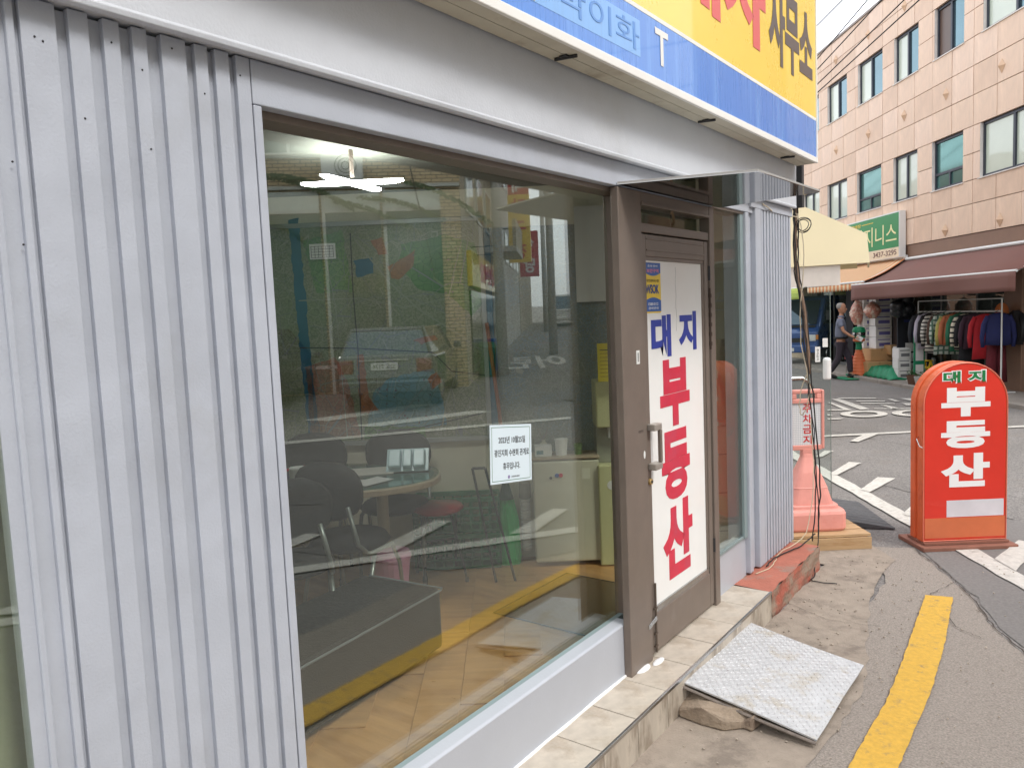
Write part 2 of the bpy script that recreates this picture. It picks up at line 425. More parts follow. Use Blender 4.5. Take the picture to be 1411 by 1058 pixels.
# pavement in front of the granite building with a kerb
pav = mat('pavement_concrete', (150, 142, 134), 0.85, var=0.12, vscale=4, bump=0.3, bscale=60, rgb2=(128, 120, 112), m2=0.55)
pv = thing('pavement', 'grey concrete pavement with low kerb before the granite building', 'pavement', Pk(0, 0), RZP); struct(pv)
del pv['category']
k = 0
s_ = 9.5
while s_ < 32:
    b2('kerb_stone', pav, pv, s_, s_ + 0.985, 1.02, 1.14, -0.05, 0.075, bev=0.012)
    s_ += 1.0
for i in range(23):
    b2('slab', pav, pv, 9.5 + i, 10.49 + i, 0.0, 1.01, -0.05, 0.065, bev=0.004)

# checker plate lying against the step
plate_m = mat('galvanised_plate', (196, 197, 198), 0.55, metal=0.35, var=0.10, vscale=22, rgb2=(186, 181, 172), m2=0.54, bump=0.08, bscale=60)
pl = thing('checker_plate', 'worn galvanised checker plate propped as a ramp against the tiled step', 'metal plate', (0.42, 3.5, 0.05))
cn = [Vector((0.15, 3.90, 0.105)), Vector((0.765, 3.79, 0.055)), Vector((0.750, 3.04, 0.04)), Vector((0.17, 3.04, 0.135))]
cn = [c - Vector(pl.location) for c in cn]
def plate_pt(u, v, dz=0):
    p = cn[3].lerp(cn[2], u).lerp(cn[0].lerp(cn[1], u), v); nrm = (cn[1] - cn[0]).cross(cn[3] - cn[0]).normalized()
    if nrm.z < 0: nrm = -nrm
    bend = 0.010 * math.sin(u * 3.1) * math.sin(v * 3.4) + 0.004 * math.sin(v * 9 + u * 3)
    return p + nrm * (dz + bend)
mb = MB(); mb.grid(lambda u, v: plate_pt(u, v), 14, 16); mb.build('sheet', plate_m, pl, solid=0.007)
mb = MB(); nu, nv = 30, 36
for j in range(nv):
    for i in range(nu):
        u = (i + 0.5) / nu; v = (j + 0.5) / nv
        du, dv = (0.011, 0.009) if (i + j) % 2 else (0.011, -0.009)
        a = plate_pt(u - du, v - dv, 0.0036); b = plate_pt(u + du, v + dv, 0.0036); t = (b - a).normalized(); n = t.cross(Vector((0, 0, 1))) * 0.0028
        up = Vector((0, 0, 0.0025)); m_ = (a + b) / 2
        mb._add([a, m_ - n, b, m_ + n, m_ + up], [(0, 1, 4), (1, 2, 4), (2, 3, 4), (3, 0, 4)])
stuff(mb.build('tread_pattern', plate_m, pl))
mb = MB(); mb.tube([cn[3] + Vector((0.0, -0.012, -0.012)), cn[3].lerp(cn[2], .5) + Vector((0, -.004, -.018)), cn[2] + Vector((0, -0.01, -0.008))], 0.007, 6)
mb.build('rusty_edge', mat('plate_edge', (122, 112, 104), 0.8, var=0.3, vscale=30), pl)
# broken stone under the plate
stone_m = mat('broken_concrete', (150, 134, 116), 0.9, var=0.15, vscale=20, bump=0.6, bscale=70, rgb2=(122, 106, 92), m2=0.52)
st = MB(); sp = [(0.19, 2.965), (0.14, 3.21), (0.34, 3.17), (0.48, 3.14), (0.515, 3.09), (0.50, 3.01), (0.46, 3.015), (0.40, 2.955), (0.30, 2.95)]
st.prism(sp, lambda u, v, t: Vector((u + t * 0.1 * (0.33 - u), v + t * .2 * (3.1 - v), 0.012 + t * (0.85 + 0.35 * math.sin(u * 25)))), 0.075)
o = st.build('broken_slab', stone_m, None, bev=0.008, seg=1); tag(o, 'jagged lump of broken concrete wedged under the checker plate', 'concrete lump')
for i in range(60):
    pass
gr = MB()
for i in range(420):
    if i < 300: x = random.uniform(0.2, 0.95); y = random.uniform(2.4, 5.6)
    else: x = random.uniform(1.0, 1.9); y = random.uniform(3, 6)
    r_ = random.uniform(0.002, 0.007)
    gr.ell((x, y, 0.014 + r_ * 0.4), (r_, r_ * random.uniform(.6, 1), r_ * .6), seg=5)
stuff(gr.build('gravel', mat('grit', (168, 156, 142), 0.9, var=0.35, vscale=3)))

# ================================================================== SHOP STEP
tile_m = mat('cream_step_tile', (190, 180, 166), 0.48, var=0.14, vscale=14, bump=0.08, rgb2=(146, 128, 106), m2=0.50, w2=0.25)
tile_f = mat('marbled_riser_tile', (186, 176, 162), 0.4, var=0.15, vscale=6, rgb2=(146, 134, 120), m2=0.5, stretch=(1, 3, 1))
red_m = mat('worn_red_paint', (172, 104, 86), 0.7, var=0.14, vscale=12, bump=0.3, bscale=80, rgb2=(140, 126, 114), m2=0.53)
core_m = mat('step_concrete', (140, 128, 116), 0.9, var=0.15, vscale=14, bump=0.5, bscale=60)
stp = struct(b2('step', core_m, None, -0.2, 0.178, -2.9, 5.20, -0.02, 0.155)); stp['label'] = 'low tiled step along the foot of the shop front'
t0 = MB().b2(-0.300, 0.0, -0.1325, 0.1325, -0.0065, 0.0065).build('tile', tile_m, stp, bev=0.0015, seg=1)
ys = [y for y in [4.085 - 0.27 * i for i in range(12)]]
t0.location = (0.1795, ys[0], 0.1635)
alltop = []
for i, y in enumerate(ys):
    xs = (0.1795,)
    for j, xx in enumerate(xs):
        if i == 0 and j == 0: o = t0
        else: o = clone(t0, parent=stp)
        o.location = (xx, y, 0.1635 + random.uniform(-.0006, .0006)); o.rotation_euler = (0, 0, random.uniform(-.004, .004))
fr = MB().b2(0, 0.010, -0.1325, 0.1325, 0.0, 0.152).build('riser_tile', tile_f, stp, bev=0.001, seg=1)
for i, y in enumerate(ys):
    o = fr if i == 0 else clone(fr, parent=stp); o.location = (0.1785, y, 0.003)
b2('metal_edging', chrome, stp, 0.1805, 0.1915, 0.95, 4.222, 0.1575, 0.1725, bev=0.001)
mb = MB()
def redtop(u, v): return Vector((-0.16 + u * 0.345 + 0.004 * math.sin(v * 31), 4.228 + v * 0.975, 0.1575 + 0.011 + 0.0025 * math.sin(v * 17 + u * 5)))
mb.grid(redtop, 8, 30); mb.build('red_paint_top', red_m, stp)
mb = MB(); mb.grid(lambda u, v: Vector((0.186 - 0.004 * math.sin(v * 31) + 0.004 * math.sin(u * 9 + v * 13), 4.228 + v * 0.975, 0.168 * (1 - u) + 0.0025 * math.sin(v * 17 + 5) * (1 - u))), 6, 30)
mb.build('red_paint_riser', mat('chipped_red_riser', (168, 92, 74), 0.7, var=0.12, vscale=9, bump=0.5, bscale=50, rgb2=(146, 126, 110), m2=0.47), stp)
caulk = mat('white_silicone', (232, 232, 232), 0.5, var=0.02)

# ================================================================== SHOP FRONT
shop = thing('shop_building', 'corner real estate shop with grey ribbed metal front and glass', 'building', (0, 0, 0))
conc = mat('building_render', (186, 184, 180), 0.85, var=0.08, vscale=1.5, bump=0.2)
def wallq(name, pts, z0, z1, m=conc, th=0.12, parent=shop):
    a, b = Vector(pts[0]), Vector(pts[1]); d = (b - a).normalized(); n = Vector((-d.y, d.x)) * th
    mb = MB(); mb.prism([tuple(a), tuple(b), tuple(b + n), tuple(a + n)], lambda u, v, t: Vector((u, v, z0 + t)), z1 - z0)
    return mb.build(name, m, parent)
kb = K(-4.0, 5.17); kc = K(-4.0, 0.2); kr = K(0.93, 5.17)
wallq('back_wall', [(-0.06, 5.185), (kb.x, kb.y)][::-1], 0.0, 2.68, wallcream, 0.14)
wallq('side_wall', [(kc.x, kc.y), (kb.x, kb.y)], 0.0, 2.68, wallcream, 0.12)
wallq('near_wall', [(-0.14, -0.9), (kc.x, kc.y)], 0.0, 2.68, wallcream, 0.12)
mb = MB(); mb.prism([(-0.145, -1.0), (-0.145, 5.12), (kb.x, kb.y), (kc.x, kc.y)], lambda u, v, t: Vector((u, v, 2.62 + t)), 0.04)
mb.build('ceiling', mat('ceiling_grey', (112, 114, 106), 0.8, var=0.02), shop)
mb = MB(); mb.prism([(-0.03, -3.0), (-0.03, 5.26), (-0.35, 5.3), (kb.x - .2, kb.y + .1), (kc.x - .2, -3.0)], lambda u, v, t: Vector((u, v, 2.69 + t)), 3.6)
mb.build('upper_storey', conc, shop)
mb = MB(); mb.b2(-4, 0, -3.0, -1.05, 0, 2.68); mb.build('neighbour_room', conc, shop)

# floor of the shop, laminate planks
fl = mat('laminate_orange', (190, 144, 92), 0.35, var=0.14, vscale=2.6, rgb2=(174, 128, 80), m2=0.5, stretch=(1, 9, 1))
mb = MB(); mb.prism([(-0.2, -0.9), (-0.2, 5.1), (kb.x, kb.y), (kc.x, kc.y)], lambda u, v, t: Vector((u, v, 0.05 + t)), 0.085)
sf = struct(mb.build('shop_floor', fl))
sf['label'] = 'orange brown laminate floor inside the shop'
p0 = MB().b2(-0.0925, 0.0925, -0.598, 0.598, -0.003, 0.003).build('plank', fl, sf, bev=0.001, seg=1)
first = True
for i in range(-18, 6):
    off = (i * 0.45) % 1.2
    for j in range(-1, 5):
        p = K(i * 0.187, 1.2 * j + off + 0.6)
        e1 = K(i * 0.187, 1.2 * j + off); e2 = K(i * 0.187, 1.2 * j + off + 1.2)
        if p.x > -0.30 or e1.x > -0.24 or e2.x > -0.30 or i * .187 < -3.8 or 1.2 * j + off + 1.2 > 5.15: continue
        o = p0 if first else clone(p0, parent=sf)
        first = False
        o.location = (p.x, p.y, 0.1395 + random.uniform(-.0004, .0004)); o.rotation_euler = (0, 0, TK)

# ---- ribbed panel
b2('panel_back', paint, shop, -0.045, -0.016, 0.56, 1.150, 0.165, 2.40)
ribs = [(0.653, 0.716), (0.739, 0.777), (0.805, 0.838), (0.864, 0.895), (0.926, 0.982), (1.003, 1.034), (1.052, 1.088), (1.106, 1.142)]
for a, b in ribs: b2('rib', paint, shop, -0.0195, -0.001, a, b, 0.168, 2.404, bev=0.0012)
b2('flat_strip', paint, shop, -0.0195, -0.004, 0.630, 0.645, 0.168, 2.40, bev=0.003)
b2('jamb', paint, shop, -0.13, -0.008, 0.586, 0.600, 0.168, 2.40, bev=0.004)
b2('jamb', paint, shop, -0.14, 0.0005, 1.1455, 1.168, 0.165, 2.30, bev=0.003)
b2('jamb_recess', mat('grey_green_reveal', (150, 160, 156), 0.5, var=0.03), shop, -0.14, -0.05, 1.168, 1.176, 0.40, 2.29)
# tiny nail heads and paint drips
nail = MB().ell((0, 0, 0), (0.0016, 0.0022, 0.0022), 6).build('nail', dark, shop)
nl = [(0.690, 2.33), (0.676, 2.335), (0.755, 2.20), (0.820, 2.36), (0.880, 2.32), (0.885, 2.16), (0.95, 2.38), (1.02, 2.30), (1.115, 2.36), (0.62, 2.1), (0.625, 1.95)]
for i, (y, z) in enumerate(nl):
    o = nail if i == 0 else clone(nail, parent=shop); o.location = (-0.0005 if y > .65 else -0.0055, y, z)
# ---- window one
gg = glass_mat('shop_glass', (0.945, 0.97, 0.94), 0.135)
win = b2('window_pane', gg, shop, GX - 0.004, GX + 0.004, 1.175, 3.020, 0.395, 2.292)
teal = mat('glass_gasket', (132, 148, 150), 0.35, var=0.03)
b2('gasket', teal, shop, -0.119, -0.096, 1.175, 3.020, 0.375, 0.400)
b2('lintel_band', paint, shop, -0.14, -0.001, 1.1455, 3.933, 2.302, 2.405, bev=0.003)
b2('head_channel', brown, shop, -0.118, -0.035, 1.170, 3.019, 2.282, 2.3015)
# sill box
def sill(y0, y1):
    mb = MB(); prof = [(-0.150, 0.140), (-0.030, 0.140), (-0.032, 0.398), (-0.040, 0.404), (-0.094, 0.404), (-0.094, 0.372), (-0.150, 0.372)]
    mb.prism(prof, lambda u, v, t: Vector((u, y0 + t, v)), y1 - y0)
    return mb.build('window_sill', sill_p, shop, bev=0.003)
sill(1.169, 2.955); sill(3.935, 4.432)
mb = MB(); mb.tube([(-0.026, 1.2 + i * 0.12, 0.171 + random.uniform(-.002, .003)) for i in range(15)] + [(-0.026, 2.95, 0.174)], [0.006 + random.uniform(-.002, .003) for _ in range(16)], 8)
mb.build('silicone_bead', caulk, shop)
mb = MB(); mb.ell((0.0, 3.0, 0.171), (0.034, 0.06, 0.007)); mb.ell((0.035, 3.10, 0.171), (0.018, 0.05, 0.008)); mb.build('silicone_blob', caulk, shop, smooth=True)
# ---- near window at the left edge of the picture
b2('window_pane', gg, shop, -0.026, -0.018, -0.9, 0.585, 0.30, 2.38)
b2('window_sill', sill_p, shop, -0.15, -0.012, -0.9, 0.584, 0.14, 0.30)
# ---- door
mb = MB(); mb.prism([(-0.03, 2.897), (0.006, 2.897), (0.006, 3.105), (-0.14, 3.105), (-0.14, 3.025), (-0.03, 3.025)], lambda u, v, t: Vector((u, v, 0.165 + t)), 2.133); mb.build('door_post', brown, shop, bev=0.003)
b2('door_post', brown, shop, -0.05, 0.006, 3.873, 3.932, 0.165, 2.298, bev=0.003)
b2('door_head', brown, shop, -0.12, 0.004, 3.107, 3.871, 2.255, 2.298, bev=0.002)
b2('transom_bar', brown, shop, -0.12, 0.000, 3.107, 3.871, 2.125, 2.165, bev=0.003)
b2('transom_ledge', brown, shop, -0.12, 0.012, 3.107, 3.871, 2.240, 2.254, bev=0.002)
b2('transom_pane', glass_mat('wired_glass', (0.55, 0.58, 0.50), 0.08, 0.05), shop, -0.07, -0.064, 3.107, 3.871, 2.165, 2.241)
mb = MB(); mb.ring([[Vector((0.004 + 0.0035 * math.cos(b), 3.42 + (0.024 + 0.006 * math.cos(b)) * math.cos(a), 2.202 + (0.030 + 0.006 * math.cos(b)) * math.sin(a))) for b in [2 * math.pi * j / 8 for j in range(8)]] for a in [2 * math.pi * i / 24 for i in range(25)]], caps=False)
mb.build('ring_ornament', mat('dull_brass', (110, 92, 66), 0.5, metal=.6), shop)
door = thing('shop_door', 'brown framed door with a white panel of large Korean lettering', 'door', (-0.012, 3.115, 0.17))
def D(y): return y - 3.115
def Z(z): return z - 0.17
b2('stile', brown, door, -0.045, 0.008, D(3.113), D(3.160), Z(0.185), Z(2.118), bev=0.003)
b2('stile', brown, door, -0.045, 0.008, D(3.820), D(3.868), Z(0.185), Z(2.118), bev=0.003)
b2('top_rail', brown, door, -0.045, 0.007, D(3.161), D(3.819), Z(2.020), Z(2.118), bev=0.003)
b2('rail_moulding', brown, door, 0.0075, 0.011, D(3.165), D(3.815), Z(2.045), Z(2.052), bev=0.001)
b2('rail_moulding', brown, door, 0.0075, 0.011, D(3.165), D(3.815), Z(2.095), Z(2.100), bev=0.001)
b2('bottom_rail', brown, door, -0.045, 0.007, D(3.161), D(3.819), Z(0.185), Z(0.365), bev=0.003)
b2('glazing_bead', chrome, door, -0.02, 0.003, D(3.161), D(3.819), Z(0.366), Z(0.395))
b2('glazing_bead', brown, door, -0.02, 0.002, D(3.161), D(3.819), Z(2.004), Z(2.019))
b2('glazing_bead', brown, door, -0.02, 0.002, D(3.801), D(3.819), Z(0.396), Z(2.003))
lett = mat('door_panel_white', (238, 238, 236), 0.25, var=0.02, vscale=3, coat=0.3)
b2('white_panel', lett, door, -0.015, -0.004, D(3.161), D(3.800), Z(0.396), Z(2.003))
mb = MB()
mb.tube([(-0.0035, D(3.49) + 0.004 * math.sin(i * 1.7), Z(1.98 - i * .028)) for i in range(12)], 0.0009, 4)
mb.build('film_crease', mat('crease_grey', (196, 198, 200), .5), door)
navy = mat('letter_navy', (44, 62, 158), 0.35, var=0.06, vscale=20); redl = mat('letter_red', (206, 44, 70), 0.35, var=0.08, vscale=14, rgb2=(196, 60, 84), m2=.5)
def dl(ch, m, y0, y1, z0, z1, b=0.045):
    text(ch, 'letter', m, door, (-0.0035, D((y0 + y1) / 2), Z((z0 + z1) / 2)), (0, 1, 0), (0, 0, 1), y1 - y0, z1 - z0, b, 0.0012)
dl('대', navy, 3.215, 3.425, 1.555, 1.755); dl('지', navy, 3.515, 3.725, 1.570, 1.765)
dl('부', redl, 3.290, 3.625, 1.215, 1.540, 0.05); dl('동', redl, 3.290, 3.610, 0.855, 1.195, 0.05); dl('산', redl, 3.285, 3.625, 0.470, 0.840, 0.05)
# security sticker
sx = 0.0
b2('sticker', mat('sticker_yellow', (232, 200, 60), 0.35, var=0.02), door, -0.0039, -0.0028, D(3.163), D(3.325), Z(1.765), Z(1.995))
blu = mat('sticker_blue', (40, 92, 170), 0.35, var=0.02)
def arcpoly(y0, y1, zt, zb, up):
    n = 12; out = []
    for i in range(n + 1):
        t = i / n; out.append((y0 + (y1 - y0) * t, zb + up * math.sin(math.pi * t)))
    return [(y0, zt)] + out + [(y1, zt)]
mb = MB(); mb.prism([(D(a), Z(b)) for a, b in arcpoly(3.1645, 3.3235, 1.994, 1.948, -0.014)], lambda u, v, t: Vector((-0.0026 + t, u, v)), 0.0006); mb.build('sticker_band', blu, door)
mb = MB(); mb.prism([(D(a), Z(b)) for a, b in arcpoly(3.1645, 3.3235, 1.772, 1.822, 0.014)], lambda u, v, t: Vector((-0.0026 + t, u, v)), 0.0006); mb.build('sticker_band', blu, door)
pk = mat('print_pink', (232, 130, 150), .4, var=0); wt = mat('print_white', (235, 238, 240), .4, var=0); nb = mat('print_blue', (24, 66, 140), .4, var=0); dk = mat('print_black', (30, 32, 34), .5, var=0)
def dt(s, m, yc, zc, w_, h_, b=0.0): text(s, 'print', m, door, (-0.0018, D(yc), Z(zc)), (0, 1, 0), (0, 0, 1), w_, h_, b, 0.0004)
dt('WSOK', nb, 3.236, 1.874, 0.135, 0.042, 0.03)
dt('무인경비시스템', dk, 3.24, 1.912, 0.12, 0.014)
dt('보안구역', pk, 3.242, 1.957, 0.12, 0.018, 0.02); dt('출동경비', wt, 3.242, 1.979, 0.10, 0.010)
dt('1588-0112', wt, 3.242, 1.806, 0.10, 0.013, .01); dt('경비안내', wt, 3.242, 1.787, 0.10, 0.012, .01)
# handle
def handle(y, z0, z1):
    mb = MB(); mb.b2(0.008, 0.050, y - 0.012, y + 0.060, z1 - 0.030, z1); mb.b2(0.008, 0.050, y - 0.012, y + 0.060, z0, z0 + 0.030)
    h = mb.build('handle', mat('handle_aluminium', (170, 163, 154), 0.35, metal=.5, var=.08), door, bev=0.004)
    b2('grip', brown, h, 0.034, 0.052, y + 0.040, y + 0.058, z0 + 0.030, z1 - 0.030, bev=0.004)
handle(D(3.135), Z(1.055), Z(1.265))
mb = MB(); mb.cyl((0.008, D(3.137), Z(1.000)), (0.020, D(3.137), Z(1.000)), 0.016, 0.014, 18); lk = mb.build('lock', mat('lock_brass', (196, 166, 110), .35, metal=.7, var=.05), door, bev=0.002)
mb = MB(); mb.cyl((0.020, D(3.137), Z(1.000)), (0.0225, D(3.137), Z(1.000)), 0.007, 0.006, 14); mb.build('keyhole', dark, lk)
# bolt rod and latch low on the door edge
mb = MB(); mb.cyl((0.016, D(3.150), Z(0.19)), (0.016, D(3.150), Z(0.52)), 0.005, 0.005, 8); 
for z in (0.22, 0.28, 0.34, 0.40): mb.box((0.012, D(3.150), Z(z)), (0.014, 0.026, 0.008))
mb.build('bolt_rod', mat('grimy_bronze', (98, 86, 76), .5, metal=.4), door)
mb = MB(); mb.box((0.020, D(3.110), Z(0.345)), (0.006, 0.085, 0.022), Matrix.Rotation(R(14), 3, 'X')); mb.build('hasp', chrome, door, bev=0.003)
mb = MB()
for z in (0.47, 1.92): mb.cyl((0.010, D(3.872), Z(z)), (0.010, D(3.872), Z(z + 0.075)), 0.008, 0.008, 10)
mb.build('hinge', dark, door)
mb = MB(); mb.cyl((0.012, D(3.876), Z(1.56)), (0.012, D(3.876), Z(1.88)), 0.006, 0.006, 8)
for i in range(6): mb.cyl((0.012, D(3.876), Z(1.58 + i * .05)), (0.012, D(3.876), Z(1.60 + i * .05)), 0.009, 0.009, 8)
mb.build('pivot_rod', mat('dark_rust', (70, 56, 48), .7), door)
# small stickers on the post
b2('post_sticker', white, shop, 0.0062, 0.0072, 3.022, 3.052, 1.545, 1.605)
text('|||||', 'print', dk, shop, (0.0075, 3.037, 1.575), (0, 1, 0), (0, 0, 1), 0.010, 0.04, 0, 0.0003)
mb = MB(); mb.ell((0.0062, 3.075, 1.135), (0.001, 0.009, 0.018)); mb.build('paint_chip', white, shop)
text('보안장치', 'print', mat('engraved', (70, 62, 56), .5), shop, (0.0064, 3.045, 1.245), (0, 1, 0), (0, 0, 1), 0.045, 0.012, 0, 0.0003)

# ---- second window and its frame
b2('window_pane', glass_mat('narrow_window_glass', (0.95, 0.97, 0.94), 0.02), shop, -0.040, -0.032, 3.934, 4.425, 0.405, 2.31)
b2('gasket', teal, shop, -0.031, -0.016, 4.375, 4.425, 0.405, 2.31)
b2('gasket', teal, shop, -0.031, -0.020, 3.934, 4.374, 0.4045, 0.420)
b2('lintel_band', paint, shop, -0.14, -0.001, 3.934, 4.55, 2.318, 2.405, bev=0.003)
b2('head_channel', brown, shop, -0.115, -0.012, 3.934, 4.42, 2.305, 2.3175)
b2('jamb', paint, shop, -0.14, 0.0, 4.427, 4.480, 0.18, 2.317, bev=0.005)
b2('jamb_channel', paint, shop, -0.14, -0.020, 4.481, 4.560, 0.18, 2.402, bev=0.004)
b2('pier_post', paint, shop, -0.14, 0.012, 4.561, 4.655, 0.18, 2.402, bev=0.005)
b2('panel_back', paint, shop, -0.14, -0.016, 4.656, 5.268, 0.175, 2.402)
n = 11
for i in range(n):
    y = 4.668 + i * (0.60 / n); b2('rib', paint, shop, -0.0155, 0.008, y, y + 0.032, 0.178, 2.402, bev=0.003)
b2('end_panel', paint, shop, -0.34, -0.0165, 5.269, 5.285, 0.0, 2.402)
b2('pier_cap', paint, shop, -0.13, 0.014, 4.485, 5.268, 2.350, 2.403, bev=0.002)

# ---- fascia with a ledge
mb = MB(); prof = [(-0.14, 2.408), (0.018, 2.408), (0.022, 2.402), (0.040, 2.403), (0.043, 2.414), (0.040, 2.420), (0.042, 2.80), (-0.14, 2.80)]
mb.prism(prof, lambda u, v, t: Vector((u, -3.0 + t, v)), 3.0 + 5.268); mb.build('fascia', paint2, shop, bev=0.002)
b2('fascia_end', mat('dark_brown_board', (74, 62, 54), .7), shop, -0.3, -0.142, 5.18, 5.27, 2.405, 2.80)  # dark brown board closing the fascia end
# ---- thin mirror-bottomed canopy over the door
cz = 2.305
can = thing('door_canopy', 'thin metal canopy with mirror like underside above the shop door', 'canopy', (0.0, 3.4, cz))
cpoly = [(0.003, 2.90 - 3.4), (0.53, 3.085 - 3.4), (0.55, 3.90 - 3.4), (0.003, 4.02 - 3.4)]
mb = MB(); mb.prism(cpoly, lambda u, v, t: Vector((u, v, t)), 0.003); mb.build('underside', mat('polished_steel', (150, 148, 144), 0.07, metal=1.0, var=0.04, vscale=6), can)
mb = MB(); mb.prism(cpoly, lambda u, v, t: Vector((u, v, 0.0035 + t)), 0.008); mb.build('top_sheet', mat('canopy_grey', (168, 166, 162), .5, var=.05), can)

# ---- sign box
sign = thing('shop_sign', 'long blue and yellow sign box above the shop front', 'sign', (0.0, 0.0, 2.67))
creamy = mat('sign_tray_cream', (196, 190, 172), 0.6, var=0.08, vscale=8, rgb2=(168, 158, 138), m2=0.56)
b2('tray_panel', creamy, sign, 0.053, 0.112, -2.9, 5.245, 0.002, 0.010); b2('tray_panel', creamy, sign, 0.115, 0.168, -2.9, 5.245, 0.002, 0.010)
b2('box', creamy, sign, 0.053, 0.168, -2.9, 5.245, 0.011, 1.10)
ledge = mat('sign_edge_white', (232, 230, 224), .4, var=.04)
b2('frame_edge', ledge, sign, 0.1685, 0.184, -2.9, 5.25, 0.0, 0.034, bev=0.003)
b2('frame_edge', ledge, sign, 0.1685, 0.184, 5.235, 5.25, 0.035, 1.10, bev=0.003)
sblue = mat('sign_blue', (70, 130, 212), 0.28, var=0.05, vscale=5, rgb2=(92, 148, 222), m2=0.5, coat=.4, stretch=(1, 8, .6))
sfade = mat('sign_blue_faded', (120, 172, 230), 0.3, var=0.05, vscale=8, coat=.3, stretch=(1, 10, .5))
syel = mat('sign_yellow', (244, 208, 74), 0.28, var=0.03, vscale=4, coat=.4)
b2('blue_band', sblue, sign, 0.169, 0.176, -2.9, 5.234, 0.035, 0.262)
b2('white_stripe', ledge, sign, 0.169, 0.177, -2.9, 5.234, 0.263, 0.280)
b2('yellow_field', syel, sign, 0.169, 0.176, -2.9, 5.234, 0.281, 1.10)
b2('faded_patch', sfade, sign, 0.1762, 0.1768, 2.02, 2.80, 0.085, 0.222)
sghost = mat('sign_ghost_blue', (96, 146, 212), 0.35, var=.03)
def stx(s, m, y0, y1, z0, z1, b=0.03, x=0.1772): return text(s, 'lettering', m, sign, (x, (y0 + y1) / 2, (z0 + z1) / 2), (0, 1, 0), (0, 0, 1), y1 - y0, z1 - z0, b, 0.001)
stx('박이화', sghost, 2.22, 2.79, 0.105, 0.205, 0.0)
stx('T', ledge, 2.93, 3.05, 0.095, 0.235, 0.02)
stx('대지부동산', ledge, 1.2, 2.1, 0.085, 0.235, 0.02)
stx('공인중개사', mat('sign_letter_red', (220, 96, 92), .35, var=.03), 1.3, 4.28, 0.44, 0.90, 0.04)
stx('사무소', mat('sign_letter_dark', (88, 76, 72), .35, var=.03), 4.33, 5.16, 0.44, 0.90, 0.04)
for y in (1.1, 2.35, 3.6, 4.85):
    mb = MB(); mb.cyl((0.07, y, -0.004), (0.15, y + .02, -0.004), 0.006, 0.006, 6); mb.box((0.11, y, -0.002), (0.03, 0.02, 0.006)); mb.build('cable_clip', dark, sign)

# ================================================================== NOTICE ON THE GLASS
note = thing('paper_notice', 'white paper notice with three lines of Korean text on the glass', 'notice', (GX + 0.006, 2.20, 1.30))
notep = mat('paper_cool_white', (214, 228, 236), .6, var=0.0)
mb = MB(); NC = [(-0.105, -0.088), (0.128, -0.104), (0.132, 0.098), (-0.100, 0.112)]
YC = 2.20 - 0.038
# corners measured on the glass plane
NC = [(2.080 - YC, 1.180 - 1.30), (2.335 - YC, 1.150 - 1.30), (2.345 - YC, 1.365 - 1.30), (2.090 - YC, 1.395 - 1.30)]
mb.prism(NC, lambda u, v, t: Vector((t, u, v)), 0.0006); mb.build('sheet', notep, note)
nx = Vector((0, 0.25, -0.03)).normalized(); nu_ = Vector((0, 0.01, 0.21)).normalized()
nc = Vector((0.0009, (NC[0][0] + NC[2][0]) / 2, (NC[0][1] + NC[2][1]) / 2))
ink = mat('ink_grey', (60, 62, 66), .6, var=0)
def nt_(s, du, dv, w_, h_, b=0.015): text(s, 'print', ink, note, nc + nx * du + nu_ * dv, nx, nu_, w_, h_, b, 0.0003)
nt_('2023년 10월25일', 0.004, 0.052, 0.165, 0.026); nt_('광진지회 수련회 관계로', 0.004, 0.004, 0.215, 0.026); nt_('휴무입니다.', 0.0, -0.045, 0.105, 0.026); nt_('공인중개사협회', 0.022, -0.086, 0.05, 0.007, 0)
gl_ = mat('print_green', (96, 130, 112), .6, var=0)
for a, b_, c, d in ((0, 0.098, 0.236, 0.0022), (0, -0.098, 0.236, 0.0022)):
    M_ = Matrix((nx.cross(nu_), nx, nu_)).transposed(); mb = MB(); mb.box(nc + nx * a + nu_ * b_, (0.0004, c, d), M_); mb.build('border_line', gl_, note)
for a in (-0.1175, 0.1175):
    M_ = Matrix((nx.cross(nu_), nx, nu_)).transposed(); mb = MB(); mb.box(nc + nx * a, (0.0004, 0.0020, 0.197), M_); mb.build('border_line', gl_, note)
mb = MB(); mb.ell(nc + nx * -0.018 + nu_ * -0.086, (0.0004, 0.007, 0.007), 10); mb.build('emblem', mat('print_mauve', (140, 128, 168), .6, var=0), note)

# ================================================================== INSIDE THE SHOP
def at(r, f, z=0.15): p = K(r, f, z); return (p.x, p.y, p.z)
# cross shaped ceiling lamp
lampm = mat('lamp_tube', (255, 255, 255), 0.5, var=0, emit=32.0)
lp = thing('ceiling_lamp', 'lit white cross shaped LED ceiling lamp inside the shop', 'lamp', at(-0.74, 3.85, 2.47), TK)
def bar(L, W, ang, z):
    M_ = Matrix.Rotation(ang, 3, 'Z'); mb = MB()
    prof = [(-L / 2 + 0.012 * (1 if i in (0, 3) else 0), 0) for i in range(0)]
    n = 10; rings = []
    for i in range(n + 1):
        t = -L / 2 + L * i / n; k = 0.55 if i in (0, n) else 1
        rings.append([M_ @ Vector((t, W / 2 * k * math.cos(a), z - 0.02 * k * max(0, -math.sin(a)) - (0.018 if math.sin(a) > 0 else 0) * 0)) for a in [math.pi * 2 * q / 10 for q in range(10)]])
    mb.ring(rings); return mb.build('light_bar', lampm, lp)
bar(0.50, 0.045, 0.0, 0.0); bar(0.50, 0.045, R(68), -0.004)
mb = MB(); mb.lathe([(0.010, 0.02), (0.010, 0.06), (0.012, 0.148)]); mb.build('housing', brown, lp)
